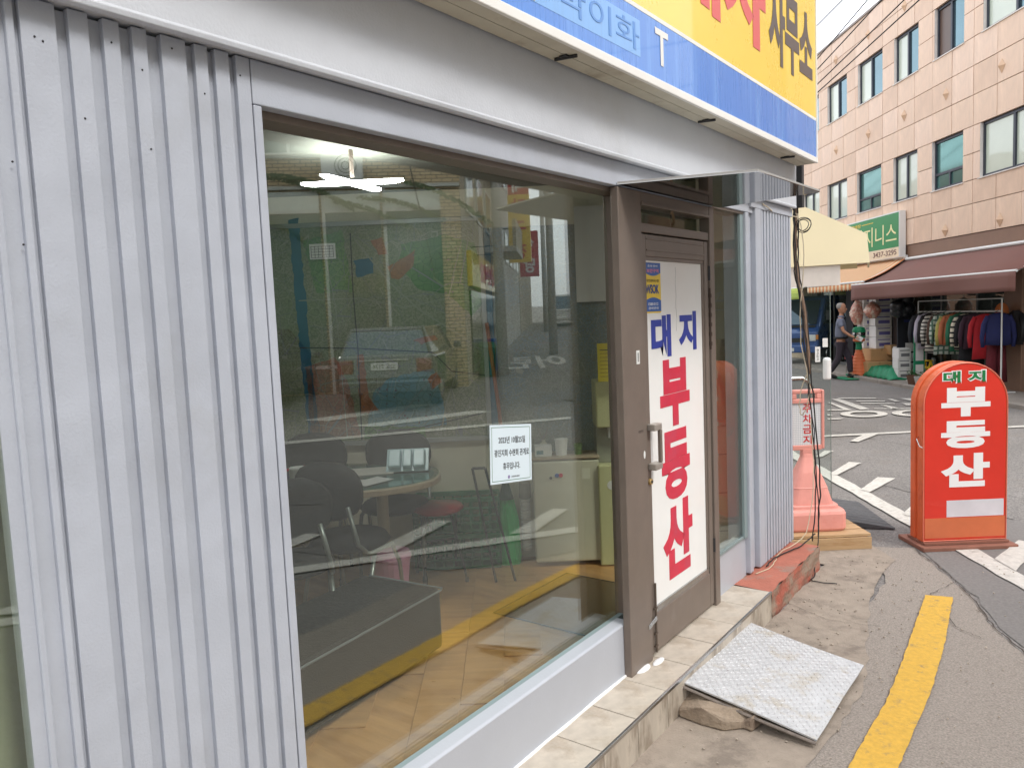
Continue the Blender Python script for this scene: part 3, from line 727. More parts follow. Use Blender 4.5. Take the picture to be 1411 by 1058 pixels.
# map on the long wall
frame_m = mat('map_frame_grey', (168, 172, 170), .4, metal=.3, var=.03)
def map_material(name, base, base2, road, scale, w_):
    m = bpy.data.materials.new(name); m.use_nodes = True
    N, L = m.node_tree.nodes, m.node_tree.links; b = N['Principled BSDF']; b.inputs['Roughness'].default_value = .35
    tc = N.new('ShaderNodeTexCoord')
    def vor(s, feat):
        v = N.new('ShaderNodeTexVoronoi'); v.feature = feat; v.inputs['Scale'].default_value = s; L.new(tc.outputs['Object'], v.inputs['Vector']); return v
    n = N.new('ShaderNodeTexNoise'); n.inputs['Scale'].default_value = 3; n.inputs['Detail'].default_value = 5; L.new(tc.outputs['Object'], n.inputs['Vector'])
    r = N.new('ShaderNodeValToRGB'); r.color_ramp.elements[0].position = .42; r.color_ramp.elements[1].position = .58
    r.color_ramp.elements[0].color = col(base); r.color_ramp.elements[1].color = col(base2); L.new(n.outputs[0], r.inputs[0]); out = r.outputs[0]
    for s, wd, c in ((scale * 7, .07, tuple(int(x * .86) for x in base)), (scale * 2.6, .016, road), (scale * .8, .007, (130, 132, 134))):
        v = vor(s, 'DISTANCE_TO_EDGE'); l = N.new('ShaderNodeMath'); l.operation = 'LESS_THAN'; l.inputs[1].default_value = wd * w_
        L.new(v.outputs['Distance'], l.inputs[0]); mi = N.new('ShaderNodeMix'); mi.data_type = 'RGBA'
        L.new(l.outputs[0], mi.inputs[0]); L.new(out, mi.inputs[6]); mi.inputs[7].default_value = col(c); out = mi.outputs[2]
    v = vor(scale * 6, 'F1'); l = N.new('ShaderNodeMath'); l.operation = 'LESS_THAN'; l.inputs[1].default_value = .13
    L.new(v.outputs['Distance'], l.inputs[0]); mi = N.new('ShaderNodeMix'); mi.data_type = 'RGBA'
    L.new(l.outputs[0], mi.inputs[0]); L.new(out, mi.inputs[6]); mi.inputs[7].default_value = col((104, 100, 112)); out = mi.outputs[2]
    L.new(out, b.inputs['Base Color']); return m
mp = thing('wall_map', 'large framed district map with green hills and orange blocks on the long wall', 'map', at(-1.02, 5.13, 0.97), TK)
b2('sheet', map_material('map_print_green', (136, 146, 116), (146, 148, 130), (162, 164, 148), 6, 1.0), mp, -0.95, 0.84, -0.010, 0.0, 0.02, 1.44)
for a in ((-0.97, 0.87, 1.44, 1.47), (-0.97, 0.87, -0.012, 0.018)): b2('frame_strip', frame_m, mp, a[0], a[1], -0.022, 0.0, a[2], a[3], bev=.002)
for a in ((-0.99, -0.96), (0.842, 0.872)): b2('frame_strip', frame_m, mp, a[0], a[1], -0.0225, 0.0, 0.02, 1.44, bev=.002)
def region(poly, m, k, par=mp, name='printed_area'):
    mb = MB(); mb.prism(poly, lambda u, v, t: Vector((u, -0.0105 - 0.0006 * k - t, v)), 0.0004); return mb.build(name, m, par)
def rp(u, v):   # picture position of a map feature, measured on the wall
    return u, v
hill_ = map_material('map_green', (84, 126, 74), (96, 138, 78), (120, 150, 100), 3, .6); lake = map_material('map_blue', (118, 150, 152), (104, 146, 160), (140, 164, 160), 3, .6)
river = mat('map_river_blue', (52, 104, 130), .4, var=.08, vscale=10); orange = map_material('map_orange', (160, 108, 74), (150, 98, 72), (170, 130, 100), 4, .6); pinkm = map_material('map_pink', (150, 118, 98), (160, 112, 98), (150, 140, 120), 5, .9)
parkm = map_material('map_park', (112, 146, 104), (120, 150, 96), (150, 160, 130), 5, .9)
def rp(u, v): return u, v
def mpx(x, y):  # from the 300-px crop used while measuring: metres on the sheet
    return (-0.50 + (x - 375) / 1060 * 5.1 * 1.0 + 0.06 - 0.02, (610 - y) / 1060 * 5.13)
def mreg(pts, m, k): return region(ragged([mpx(*q) for q in pts], .007, .03), m, k)
mreg([(388, 300), (402, 300), (406, 480), (412, 600), (396, 600), (392, 470)], river, 1)
mreg([(474, 358), (498, 356), (500, 378), (476, 382)], river, 1)
mreg([(540, 340), (600, 330), (640, 342), (652, 420), (630, 440), (600, 410), (560, 400), (535, 372)], hill_, 1)
mreg([(497, 333), (515, 330), (519, 352), (508, 352)], orange, 2); mreg([(520, 370), (558, 348), (556, 368), (535, 388), (524, 386)], orange, 2)
mreg([(470, 486), (478, 486), (484, 545), (496, 566), (470, 568)], orange, 2)
mreg([(490, 540), (510, 522), (575, 510), (585, 555), (590, 590), (520, 592), (478, 586)], lake, 1)
mreg([(476, 586), (560, 590), (560, 604), (474, 604)], hill_, 2)
mreg([(548, 470), (578, 464), (582, 472), (560, 476)], orange, 3); mreg([(565, 525), (580, 515), (586, 530), (572, 540)], orange, 3)
mreg([(398, 500), (440, 490), (456, 530), (470, 600), (400, 600)], pinkm, 1)
mreg([(405, 330), (460, 318), (470, 400), (420, 400)], parkm, 1)
rd = mat('map_road_line', (70, 72, 74), .4, var=0); rw = mat('map_road_pale', (150, 154, 140), .4, var=0)
def mroad(pts, wd, m, k=4):
    P = [mpx(*q) for q in pts]; region(strip(P, wd * .6), m, k, name='printed_road')
mroad([(471, 322), (470, 400), (472, 480), (470, 605)], .012, rd); mroad([(392, 474), (470, 478), (575, 488), (600, 515), (660, 525)], .012, rd)
mroad([(476, 330), (520, 390), (560, 430), (620, 470)], .016, rw); mroad([(395, 410), (480, 410), (540, 425), (600, 415), (610, 385)], .012, rw)
mroad([(605, 520), (590, 560), (580, 605)], .014, rw); mroad([(430, 320), (445, 420), (450, 600)], .008, rw); mroad([(478, 600), (560, 590), (640, 575)], .010, rd)
# second map, blue-grey, with its heading
m2 = thing('route_map', 'pale blue grey guide map with dark Korean heading by the door side', 'map', at(0.32, 5.13, 0.86), TK)
b2('sheet', map_material('map_print_grey', (134, 144, 134), (112, 136, 148), (150, 158, 150), 7, 1.0), m2, -0.42, 0.44, -0.008, 0.0, 0.0, 1.50)
b2('side_strip', river, m2, -0.475, -0.424, -0.008, 0.0, 0.0, 1.50)
b2('header', mat('map_header_teal', (96, 134, 128), .4, var=.03), m2, 0.16, 0.44, -0.0095, -0.0082, 1.05, 1.50)
text('안내도', 'lettering', dk, m2, (0.34, -0.0098, 1.36), (1, 0, 0), (0, 0, 1), 0.25, 0.085, 0.03, 0.001)
# small framed calendar and intercom on the map wall
cal = thing('wall_calendar', 'small white framed grid calendar hung over the green map', 'calendar', at(-1.20, 5.09, 2.20), TK)
b2('card', white, cal, -0.085, 0.085, -0.004, 0.0, 0.0, 0.10)
for i in range(7): b2('rule', dk, cal, -0.075 + i * .024, -0.0725 + i * .024, -0.0055, -0.0045, 0.01, 0.085)
for i in range(5): b2('rule', dk, cal, -0.075, 0.0715, -0.0065, -0.0058, 0.01 + i * .018, 0.012 + i * .018)
# fridge
fz = thing('small_fridge', 'low cream refrigerator with round magnets against the map wall', 'fridge', at(0.325, 5.05, 0.14), TK)
fcream = mat('fridge_cream', (206, 204, 184), .35, var=.03, vscale=6)
b2('cabinet', fcream, fz, -0.215, 0.215, -0.10, 0.03, 0.02, 0.70, bev=.006)
b2('door', fcream, fz, -0.215, 0.215, -0.145, -0.104, 0.025, 0.695, bev=.012)
b2('top', mat('fridge_top', (176, 160, 138), .5), fz, -0.22, 0.22, -0.148, 0.03, 0.702, 0.718, bev=.004)
for (x, z, m_, r_) in ((-0.06, 0.60, blu, .014), (-0.035, 0.60, redl, .014), (-0.10, 0.585, dk, .010)):
    mb = MB(); mb.cyl((x, -0.146, z), (x, -0.152, z), r_, r_ * .9, 14); mb.build('magnet', m_, fz)
b2('energy_label', mat('label_cream', (224, 224, 206), .5, var=0), fz, 0.10, 0.155, -0.1475, -0.146, 0.57, 0.64)
def onfr(name, label, cat, dx, dy=-0.06):
    p = K(0.325 + dx, 5.05 + dy); return thing(name, label, cat, (p.x, p.y, 0.859), TK)
b = onfr('tissue_box', 'white tissue box with a blue print on the fridge', 'tissue box', -0.14); b2('carton', white, b, -0.055, 0.055, -0.04, 0.04, 0, 0.07, bev=.003); b2('print_band', lake, b, -0.045, 0.0, -0.0412, -0.0402, 0.015, 0.04)
b = onfr('reed_diffuser', 'small glass diffuser with brown sticks behind the tissue box', 'diffuser', -0.13, 0.03); mb = MB(); mb.lathe([(.025, 0), (.028, .06), (.012, .075), (.012, .09)], seg=12); mb.build('bottle', fcream, b)
for a in (-.3, .25): mb = MB(); mb.cyl((0, 0, .08), (a * .12, 0, .17), .002, .002, 5); mb.build('stick', brown, b)
b = onfr('paper_cup_stack', 'white cylinder canister beside the tissue box on the fridge', 'canister', -0.02); mb = MB(); mb.lathe([(.036, 0), (.042, .10), (.044, .105), (.02, .11)], seg=16); mb.build('can', white, b, smooth=False)
b = onfr('green_cup', 'pale green cup on the right part of the fridge top', 'cup', 0.09); mb = MB(); mb.lathe([(.024, 0), (.03, .07), (.027, .07), (.02, .01)], seg=14); mb.build('cup', hill_, b)
# water dispenser
wd_ = thing('water_dispenser', 'tall cream water dispenser with black panel at the glass edge', 'water dispenser', at(0.655, 4.93, 0.14), TK)
dcream = mat('dispenser_cream', (196, 196, 150), .35, var=.03)
b2('lower_body', dcream, wd_, -0.125, 0.125, -0.06, 0.20, 0.0, 0.66, bev=.01)
b2('recess', mat('dispenser_grey', (150, 152, 138), .4), wd_, -0.12, 0.12, 0.02, 0.20, 0.662, 0.90)
b2('upper_body', dcream, wd_, -0.125, 0.125, -0.06, 0.20, 0.902, 1.20, bev=.01)
b2('tap_block', white, wd_, -0.05, 0.02, -0.03, 0.018, 0.83, 0.90, bev=.004)
b2('control_panel', dark, wd_, -0.02, 0.11, -0.085, -0.062, 0.93, 1.18, bev=.006)
mb = MB(); mb.cyl((-0.04, -0.0605, 0.53), (-0.04, -0.0635, 0.53), .03, .03, 20); mb.build('round_label', white, wd_)
yn = thing('yellow_notice', 'yellow printed sheet hung on top of the water dispenser', 'notice', at(0.625, 4.80, 1.345), TK)
b2('sheet', mat('paper_yellow', (214, 196, 48), .6, var=.02), yn, -0.085, 0.115, -0.001, 0.0, 0.0, 0.24)
for i in range(7): b2('print_line', mat('print_olive', (150, 134, 30), .6, var=0), yn, -0.07, 0.10 - (i % 3) * .02, -0.0018, -0.0012, 0.03 + i * .024, 0.034 + i * .024)
b2('heading_rule', dk, yn, -0.07, 0.10, -0.0020, -0.0012, 0.195, 0.200)
# oval table with teal cover and glass
tb = thing('meeting_table', 'oval meeting table with teal cover under glass', 'table', at(-1.24, 4.44, 0.14), TK)
def oval(a, b_, n=40, p=2.4): return [(a * math.copysign(abs(math.cos(t)) ** (2 / p), math.cos(t)), b_ * math.copysign(abs(math.sin(t)) ** (2 / p), math.sin(t))) for t in [2 * math.pi * i / n for i in range(n)]]
mb = MB(); mb.prism(oval(.80, .42), lambda u, v, t: Vector((u, v, .70 + t)), .035); mb.build('tabletop', mat('table_beige', (190, 172, 150), .4, var=.05), tb, bev=.006)
mb = MB(); mb.prism(oval(.76, .385), lambda u, v, t: Vector((u, v, .7362 + t)), .003); mb.build('felt_cover', mat('felt_teal', (92, 130, 124), .5, var=.05), tb)
mb = MB(); mb.prism(oval(.79, .41), lambda u, v, t: Vector((u, v, .740 + t)), .006); mb.build('glass_top', glass_mat('table_glass', (0.86, 0.93, 0.90), .08), tb)
for x in (-.35, .45):
    mb = MB(); mb.lathe([(.035, .02), (.035, .70)], (x, 0, 0), 16); mb.build('leg', mat('leg_beige', (176, 168, 150), .4), tb, smooth=False)
    mb = MB(); mb.box((x, 0, .012), (.07, .55, .022)); mb.build('foot', dark, tb, bev=.005)
def ontab(name, label, cat, r, f): p = K(r, f); return thing(name, label, cat, (p.x, p.y, .887), TK)
b = ontab('notepaper', 'loose white sheets fanned out on the meeting table', 'paper', -0.93, 4.22)
for i, (x, y, a) in enumerate(((0, 0, .3), (.12, .03, .9), (-.16, .05, -.2))):
    box('sheet', white, b, (x, y, .002 + i * .0016), (.21, .14, .001), M=Matrix.Rotation(a, 3, 'Z'))
b = ontab('newspaper', 'folded pale newspaper lying on the meeting table', 'newspaper', -0.98, 4.52); box('pages', mat('newsprint', (206, 204, 196), .8, var=.1, vscale=40), b, (0, 0, .004), (.50, .22, .005), M=Matrix.Rotation(.15, 3, 'Z'))
b = ontab('plastic_tray', 'blue white plastic tray tilted up at the table end', 'tray', -0.64, 4.50)
tm = mat('tray_pale_blue', (176, 206, 214), .3, var=.03); Mx = Matrix.Rotation(R(52), 3, 'X')
box('rim', tm, b, (0, .03, .065), (.25, .15, .006), .002, Mx)
for x, w_ in ((-.075, .075), (.0, .055), (.07, .07)): box('well', tm, b, (x, .030 - .017, .065 + .012), (w_, .115, .034), .008, Mx)
b = ontab('tissue_roll', 'white paper roll standing at the left end of the table', 'paper roll', -1.20, 4.20); mb = MB(); mb.lathe([(.018, 0), (.05, 0), (.05, .11), (.018, .11)], seg=20); mb.build('roll', white, b)
b = ontab('wicker_tray', 'dark purple tray of small items at the left table end', 'tray', -1.30, 4.42); b2('base', mat('tray_purple', (58, 50, 84), .5), b, -.11, .11, -.07, .07, 0, .03, bev=.01); mb = MB(); mb.cyl((-.06, 0, .05), (.13, .03, .075), .009, .009, 8); mb.build('marker', redl, b); mb = MB(); mb.lathe([(.02, .03), (.025, .07)], (-.05, -.04, 0), 12); mb.build('cap', orange, b)
# chairs round the table
cblack = mat('chair_black_fabric', (16, 16, 18), .75, var=.15, vscale=20, bump=.2, bscale=200)
tube_m = mat('chair_tube_grey', (150, 156, 154), .3, metal=.6, var=.05)
def chair(label, r, f, rz, castors=True, group='black chairs round the meeting table'):
    p = K(r, f); c = thing('office_chair', label, 'chair', (p.x, p.y, .142), TK + rz, group)
    mb = MB(); mb.lathe([(.03, .43), (.20, .435), (.225, .455), (.20, .49), (.03, .50)], seg=24, sy=.95); mb.build('seat', cblack, c, smooth=True)
    mb = MB(); rings = []
    for k in range(9):
        z = .62 + .30 * k / 8; hw = .22 * math.sqrt(max(.03, 1 - (abs(k - 4) / 4.3) ** 2.6))
        rings.append([Vector((hw * math.cos(a), .20 + .03 * math.sin(a) + .03 * (math.cos(a) ** 2) * -1, z)) for a in [2 * math.pi * q / 16 for q in range(16)]])
    mb.ring(rings); mb.build('backrest', cblack, c, smooth=True)
    for s in (-1, 1):
        mb = MB(); mb.tube([(s * .20, -.20, .06), (s * .20, -.17, .30), (s * .20, -.10, .425), (s * .20, .12, .43), (s * .19, .20, .50), (s * .15, .215, .70)], .012, 8); mb.build('side_tube', tube_m, c, smooth=True)
        mb = MB(); mb.tube([(s * .20, .20, .06), (s * .20, .12, .28), (s * .19, .05, .43)], .012, 8); mb.build('leg', tube_m, c, smooth=True)
        for y in (-.20, .20):
            mb = MB(); mb.cyl((s * .20 - .012, y, .028), (s * .20 + .012, y, .028), .028, .028, 14); mb.build('castor', black, c)
    return c
chair('black tub chair behind the left half of the table', -1.32, 4.86, 0.05)
chair('black tub chair behind the table next to the plastic tray', -0.78, 4.86, -0.05)
chair('black castor chair nearest the glass at the table front', -1.14, 3.72, math.pi + .3)
chair('black castor chair tucked under the right half of the table', -0.92, 4.12, math.pi - .4)
# stools
def stool(label, r, f, top, rz, h=.47):
    p = K(r, f); c = thing('folding_stool', label, 'stool', (p.x, p.y, .142), TK + rz, 'folding stools by the green crates')
    mb = MB(); mb.lathe([(.02, h - .04), (.14, h - .04), (.165, h - .02), (.15, h), (.02, h + .01)], seg=22); mb.build('seat', top, c, smooth=True)
    for sx_ in (-1, 1):
        for sy_ in (-1, 1):
            mb = MB(); mb.tube([(sx_ * .09, sy_ * .10, h - .04), (sx_ * .13, sy_ * -.15, .02)], .009, 6); mb.build('leg', black, c)
            mb = MB(); mb.cyl((sx_ * .13, sy_ * -.15, .0), (sx_ * .13, sy_ * -.15, .03), .012, .011, 8); mb.build('foot', dark, c)
    mb = MB(); mb.tube([(-.11, 0, .24), (.11, 0, .24)], .008, 6); mb.build('brace', black, c)
stool('black legged stool with a glossy red seat before the crates', -0.50, 4.78, mat('stool_red', (176, 42, 46), .3, coat=.5), .3)
b = thing('folding_stand', 'folded black metal stand leaning beside the broom', 'folding stand', at(-0.17, 4.75, .14), TK)
for x0, x1 in ((-.10, .02), (-.02, .14)):
    mb = MB(); mb.tube([(x0, 0, .70), (x1, -.10, .0)], .009, 6); mb.build('leg', black, b)
mb = MB(); mb.tube([(-.10, 0, .70), (-.02, 0, .70)], .009, 6); mb.build('top_bar', black, b)
# green crates, woven sides
cg = mat('crate_green', (40, 118, 76), .5, var=.1, vscale=20)
def crate(label, r, f, z):
    p = K(r, f); c = thing('green_crate', label, 'crate', (p.x, p.y, z), TK, 'green plastic crates behind the stool')
    w_, d_, h_ = .56, .20, .235
    b2('floor', cg, c, -w_ / 2, w_ / 2, -d_ / 2, d_ / 2, 0, .012)
    for y in (-d_ / 2, d_ / 2):
        b2('rim', cg, c, -w_ / 2, w_ / 2, y - .008, y + .008, h_ - .02, h_, bev=.002)
        mb = MB()
        for i in range(10): mb.box((-w_ / 2 + w_ * i / 9, y, h_ / 2), (.012, .010, h_ - .03))
        for j in range(5): mb.box((0, y, .015 + j * (h_ - .04) / 4), (w_, .014, .012))
        stuff(mb.build('lattice', cg, c))
    for x in (-w_ / 2, w_ / 2): b2('end_wall', cg, c, x - .006, x + .006, -d_ / 2 + .009, d_ / 2 - .009, .013, h_)
crate('green lattice crate on the floor behind the red stool', -0.40, 5.02, .142); crate('green lattice crate on top of another by the map wall', -0.40, 5.03, .380)
# broom, cups tube, bin
br = thing('broom', 'green bristled broom with a long brown handle leaning on the wall', 'broom', at(-0.07, 5.0, .14), TK)
mb = MB(); mb.tube([(0, .02, .55), (-.02, .05, 1.0), (-.08, .09, 1.60)], .013, 8); mb.build('handle', mat('broom_wood', (150, 84, 44), .5, var=.1), br)
mb = MB(); mb.lathe([(.02, .56), (.035, .50), (.05, .44)], seg=14); mb.build('collar', mat('broom_dark_green', (24, 66, 48), .4), br)
mb = MB(); mb.lathe([(.045, .45), (.075, .30), (.085, .05), (.08, .0)], seg=28, sy=.5)
for v in mb.bm.verts: v.co += Vector((random.uniform(-.006, .006), random.uniform(-.006, .006), 0))
mb.build('bristles', mat('broom_green', (40, 176, 90), .6, var=.2, vscale=60, stretch=(1, 1, .05)), br)
b = thing('cup_tube', 'slim white paper cup column between the broom and the fridge', 'cup dispenser', at(0.055, 5.03, .22), TK)
mb = MB()
for i in range(16): mb.lathe([(.028, i * .022), (.036, i * .022 + .02)], seg=16)
stuff(mb.build('cups', white, b)); mb = MB(); mb.lathe([(.04, .355), (.04, .46)], seg=16); mb.build('holder', mat('holder_grey', (150, 148, 140), .4), b)
b = thing('waste_bin', 'dusty pink round waste bin in front of the chairs', 'bin', at(-0.745, 4.36, .142), TK)
bm_ = mat('bin_pink', (214, 150, 184), .5, var=.06)
mb = MB(); mb.lathe([(.085, 0), (.10, .16), (.112, .27), (.108, .27), (.08, .02)], seg=24); mb.build('bucket', bm_, b)
mb = MB(); mb.lathe([(.116, .268), (.120, .285), (.11, .31), (.02, .315)], seg=24); mb.build('lid', bm_, b)
# long black bench
ot = thing('black_bench', 'long black leatherette bench just inside the big window', 'bench', (-1.06, 2.10, .14), R(6))
lea = mat('black_leatherette', (20, 23, 24), .38, var=.18, vscale=5, bump=.25, bscale=130, rgb2=(32, 35, 36), m2=.55, spec=.2)
b2('cushion', lea, ot, -.30, .20, -1.30, .58, .035, .335, bev=.022)
mb = MB(); mb.tube([(.200, -1.28, .322), (.200, .58, .322)], .005, 6); mb.tube([(.19, .602, .322), (-.28, .602, .322)], .005, 6); mb.build('edge_highlight', mat('highlight_grey', (110, 118, 122), .4), ot)  # highlight along the bench's top edges, put in as pale grey tubes
for y in (-1.2, .50):
    for x in (-.23, .13):
        mb = MB(); mb.lathe([(.02, 0), (.032, .02), (.034, .032), (.026, .036)], (x, y, 0), 16); mb.build('foot', dark, ot, smooth=True)
# mat by the door
dm = thing('floor_mat', 'dark edged transparent floor mat inside the door', 'mat', (-0.62, 3.55, .1425), 0.0)
b2('sheet', mat('mat_brown', (118, 88, 56), .25, var=.06), dm, -.40, .40, -.32, .42, 0, .004); 
for a in ((-.40, .40, -.328, -.321), (-.40, .40, .421, .428)): b2('edge', dark, dm, a[0], a[1], a[2], a[3], 0, .006)
for a in ((-.408, -.401), (.401, .408)): b2('edge', dark, dm, a[0], a[1], -.328, .428, 0, .006)
b = thing('curtain', 'pale green grey curtain behind the glass at the far left edge', 'curtain', (-0.28, 0.50, .14), 0.0)
mb = MB(); mb.grid(lambda u, v: Vector((.018 * math.sin(u * 60), -.80 + 1.38 * u, 2.35 * v)), 120, 4); mb.build('cloth', mat('curtain_sage', (176, 180, 152), .85, var=.06, vscale=3), b, smooth=True, solid=.004)
# shelf, coat and papers seen through the second window
b = thing('wall_rack', 'white wire rack with a hanger behind the narrow window', 'rack', (-0.36, 4.86, 1.2), TK)
for z in (.0, .27, .62): mb = MB(); mb.tube([(-.30, 0, z), (.22, 0, z)], .008, 6); mb.build('rail', white, b)
mb = MB(); mb.tube([(0.0, -.01, .62), (.03, -.01, .68), (.0, -.01, .66), (-.12, -.01, .56), (.16, -.01, .56), (.03, -.01, .66)], .004, 5); mb.build('hanger', white, b)
b = thing('beige_coat', 'beige coat hanging behind the narrow window', 'coat', (-0.27, 4.86, .95), TK)
def drape(u, v):
    wv = .11 + .05 * (1 - v); return Vector((-wv + 2 * wv * u + .012 * math.sin(v * 7), .02 * math.sin(u * 14 + v * 3), .62 * v))
mb = MB(); mb.grid(drape, 20, 10); mb.build('cloth', mat('coat_beige', (206, 190, 160), .8, var=.08, bump=.1), b, smooth=True, solid=.012)
b = thing('white_board', 'blank white board high on the wall behind the narrow window', 'board', K(0.75, 5.10, 1.85), TK); b2('panel', white, b, -.30, .18, -.012, 0, 0, .62)
b = thing('low_cabinet', 'low cream cabinet behind the narrow window', 'cabinet', (-0.38, 4.76, .14), TK); b2('carcass', wallcream, b, -.22, .16, -.12, .05, 0, .88, bev=.004); b2('worktop', fcream, b, -.23, .17, -.13, .05, .882, .905, bev=.003)
for i in range(3): box('door_line', mat('line_grey', (160, 156, 140), .5), b, (-.03, -.1215, .2 + i * .25), (.36, .002, .004))

# ================================================================== NEAR OUTDOOR THINGS
# pallet and weighted parking sign
pin = mat('sign_plastic_pink', (222, 150, 138), .5, var=.07, vscale=8, rgb2=(214, 134, 122), m2=.6, bump=.05)
wood = mat('pallet_wood', (182, 150, 112), .7, var=.14, vscale=5, stretch=(1, 9, 9), rgb2=(158, 118, 74), m2=.55)
c0 = K(2.17, 5.66)
pa = thing('wooden_pallet', 'low pale wooden pallet at the shop corner under the plastic sign', 'pallet', (c0.x, c0.y, 0), TK)
for i in range(4): b2('board', wood, pa, -.32, .355, -.27 + i * .14, -.27 + i * .14 + .125, .100, .120, bev=.002)
b2('side_board', wood, pa, -.32, .355, -.285, -.271, .012, .098, bev=.002)
b2('side_board', wood, pa, -.32, .355, .286, .300, .012, .098, bev=.002)
for x in (-.29, .02, .31): b2('block', mat('block_red_brown', (140, 70, 52), .7), pa, x - .025, x + .025, -.265, .28, 0.0, .098, bev=.002)
cs = thing('no_parking_sign', 'pink plastic no parking sign on a tapered base standing on the pallet', 'sign', (c0.x, c0.y + 0.0, .121), TK)
def rr(hx, hy, r, n=5):
    out = []
    for cx_, cy_, a0 in ((hx - r, hy - r, 0), (-hx + r, hy - r, 90), (-hx + r, -hy + r, 180), (hx - r, -hy + r, 270)):
        for i in range(n + 1): a = R(a0 + 90 * i / n); out.append((cx_ + r * math.cos(a), cy_ + r * math.sin(a)))
    return out
def loft(levels, m, name, par, **kw):
    mb = MB(); mb.ring([[Vector((x, y, z)) for x, y in rr(hx, hy, min(r, hx * .98, hy * .98))] for hx, hy, r, z in levels]); return mb.build(name, m, par, **kw)
loft([(.222, .18, .06, 0), (.232, .19, .06, .02), (.232, .19, .06, .125), (.222, .18, .06, .150), (.190, .155, .05, .155), (.186, .15, .05, .185)], pin, 'base', cs, smooth=False, bev=.006)
loft([(.170, .140, .06, .150), (.158, .130, .06, .200), (.128, .108, .05, .300), (.130, .110, .05, .304), (.126, .106, .05, .310), (.085, .076, .04, .415), (.058, .050, .028, .480), (.042, .036, .018, .520), (.038, .030, .014, .545)], pin, 'tapered_body', cs, bev=.004)
loft([(0.0400, 0.0279, .012, .60), (0.0400, 0.0279, .012, .66)], pin, 'neck', cs)
cs_low = set(kids(cs)) - {o for o in kids(cs) if o.name.startswith('neck')}
def oframe(hx, z0, z1, holes, m, name, par, d=.026):
    """flat rounded plate with rectangular holes built from bars"""
    mb = MB(); cz_ = (z0 + z1) / 2; hz = (z1 - z0) / 2
    outer = [(x, y + cz_) for x, y in rr(hx, hz, .03)]
    mb.prism(outer, lambda u, v, t: Vector((u, -d + t, v)), 2 * d); return mb.build(name, m, par, bev=.005)
mb = MB()
for a in ((-.130, -.108, .66, 1.10), (.108, .130, .66, 1.10)): mb.b2(a[0], a[1], -.024, .024, a[2], a[3])
mb.build('panel_side', pin, cs, bev=.008)
b2('panel_bottom', pin, cs, -.1075, .1075, -.024, .024, .655, .69, bev=.004)
b2('panel_bar', pin, cs, -.1075, .1075, -.024, .024, 1.005, 1.035, bev=.004)
b2('handle_bar', pin, cs, -.1075, .1075, -.018, .018, 1.075, 1.105, bev=.008)
b2('handle_block', pin, cs, -.1075, -.075, -.020, .020, 1.036, 1.074, bev=.004); b2('handle_block', pin, cs, .075, .1075, -.020, .020, 1.036, 1.074, bev=.004)
def honey():
    m = bpy.data.materials.new('reflective_sheet'); m.use_nodes = True; N, L = m.node_tree.nodes, m.node_tree.links; b = N['Principled BSDF']
    tc = N.new('ShaderNodeTexCoord'); v = N.new('ShaderNodeTexVoronoi'); v.feature = 'DISTANCE_TO_EDGE'; v.inputs['Scale'].default_value = 75; v.inputs['Randomness'].default_value = .12
    L.new(tc.outputs['Object'], v.inputs['Vector']); r = N.new('ShaderNodeValToRGB'); r.color_ramp.elements[0].position = .05; r.color_ramp.elements[1].position = .16
    r.color_ramp.elements[0].color = col((176, 182, 188)); r.color_ramp.elements[1].color = col((222, 222, 222)); L.new(v.outputs['Distance'], r.inputs[0]); L.new(r.outputs[0], b.inputs['Base Color']); b.inputs['Roughness'].default_value = .35
    return m
b2('reflective_panel', honey(), cs, -.1075, .1075, -.012, .012, .691, 1.004)
cred = mat('sign_text_red', (198, 52, 52), .5, var=.04)
for i, ch in enumerate('주차금지'): text(ch, 'letter', cred, cs, (.005, -.0122, .965 - i * .078), (1, 0, 0), (0, 0, 1), .066, .066, .02, .0012)
for o in kids(cs):
    if o not in cs_low: o.location.z = -.080

# big red rounded sign
rs0 = K(3.175, 5.44)
rs = thing('red_stand_sign', 'red round topped stand sign with white Korean letters on the road', 'sign', (rs0.x, rs0.y, 0), TK)
sred = mat('sign_red', (214, 52, 36), .35, var=.05, vscale=5, coat=.3); sor = mat('sign_edge_orange', (206, 92, 48), .4, var=.1, vscale=9, rgb2=(176, 70, 36), m2=.55)
def arch(hw, z0, top, n=20): return [(-hw, z0), (hw, z0)] + [(hw * math.cos(math.pi * i / n), top - hw * .98 + hw * .98 * math.sin(math.pi * i / n)) for i in range(n + 1)]
HW, TOP = .300, 1.325
def slab(hw, z0, top, y0, y1, m, name, bev=.004):
    mb = MB(); mb.prism(arch(hw, z0, top), lambda u, v, t: Vector((u, y0 + t, v)), y1 - y0); return mb.build(name, m, rs, bev=bev)
slab(HW, .05, TOP, -.085, -.02, sor, 'front_case', .008); slab(HW - .012, .05, TOP - .012, -.0195, .02, sor, 'core', .003); slab(HW, .05, TOP, .0205, .085, sor, 'rear_case', .008)
slab(HW - .014, .065, TOP - .014, -.0885, -.0855, sred, 'front_panel', .001)
mb = MB(); pth = [Vector((x, -.0885, z)) for x, z in arch(HW - .006, .056, TOP - .006)]; mb.tube(pth + [pth[0]], .004, 6); mb.build('edge_trim', mat('trim_pink', (222, 120, 96), .4), rs)
tray = mat('tray_rust_red', (138, 92, 76), .7, var=.15, vscale=10); b2('base_tray', tray, rs, -.335, .335, -.17, .19, .0, .032, bev=.006); b2('base_plate', tray, rs, -.30, .30, -.12, .12, .0355, .05)
lw_ = mat('sign_letter_white', (236, 234, 232), .4, var=.02); lg = mat('sign_letter_green', (30, 120, 66), .4, var=.03)
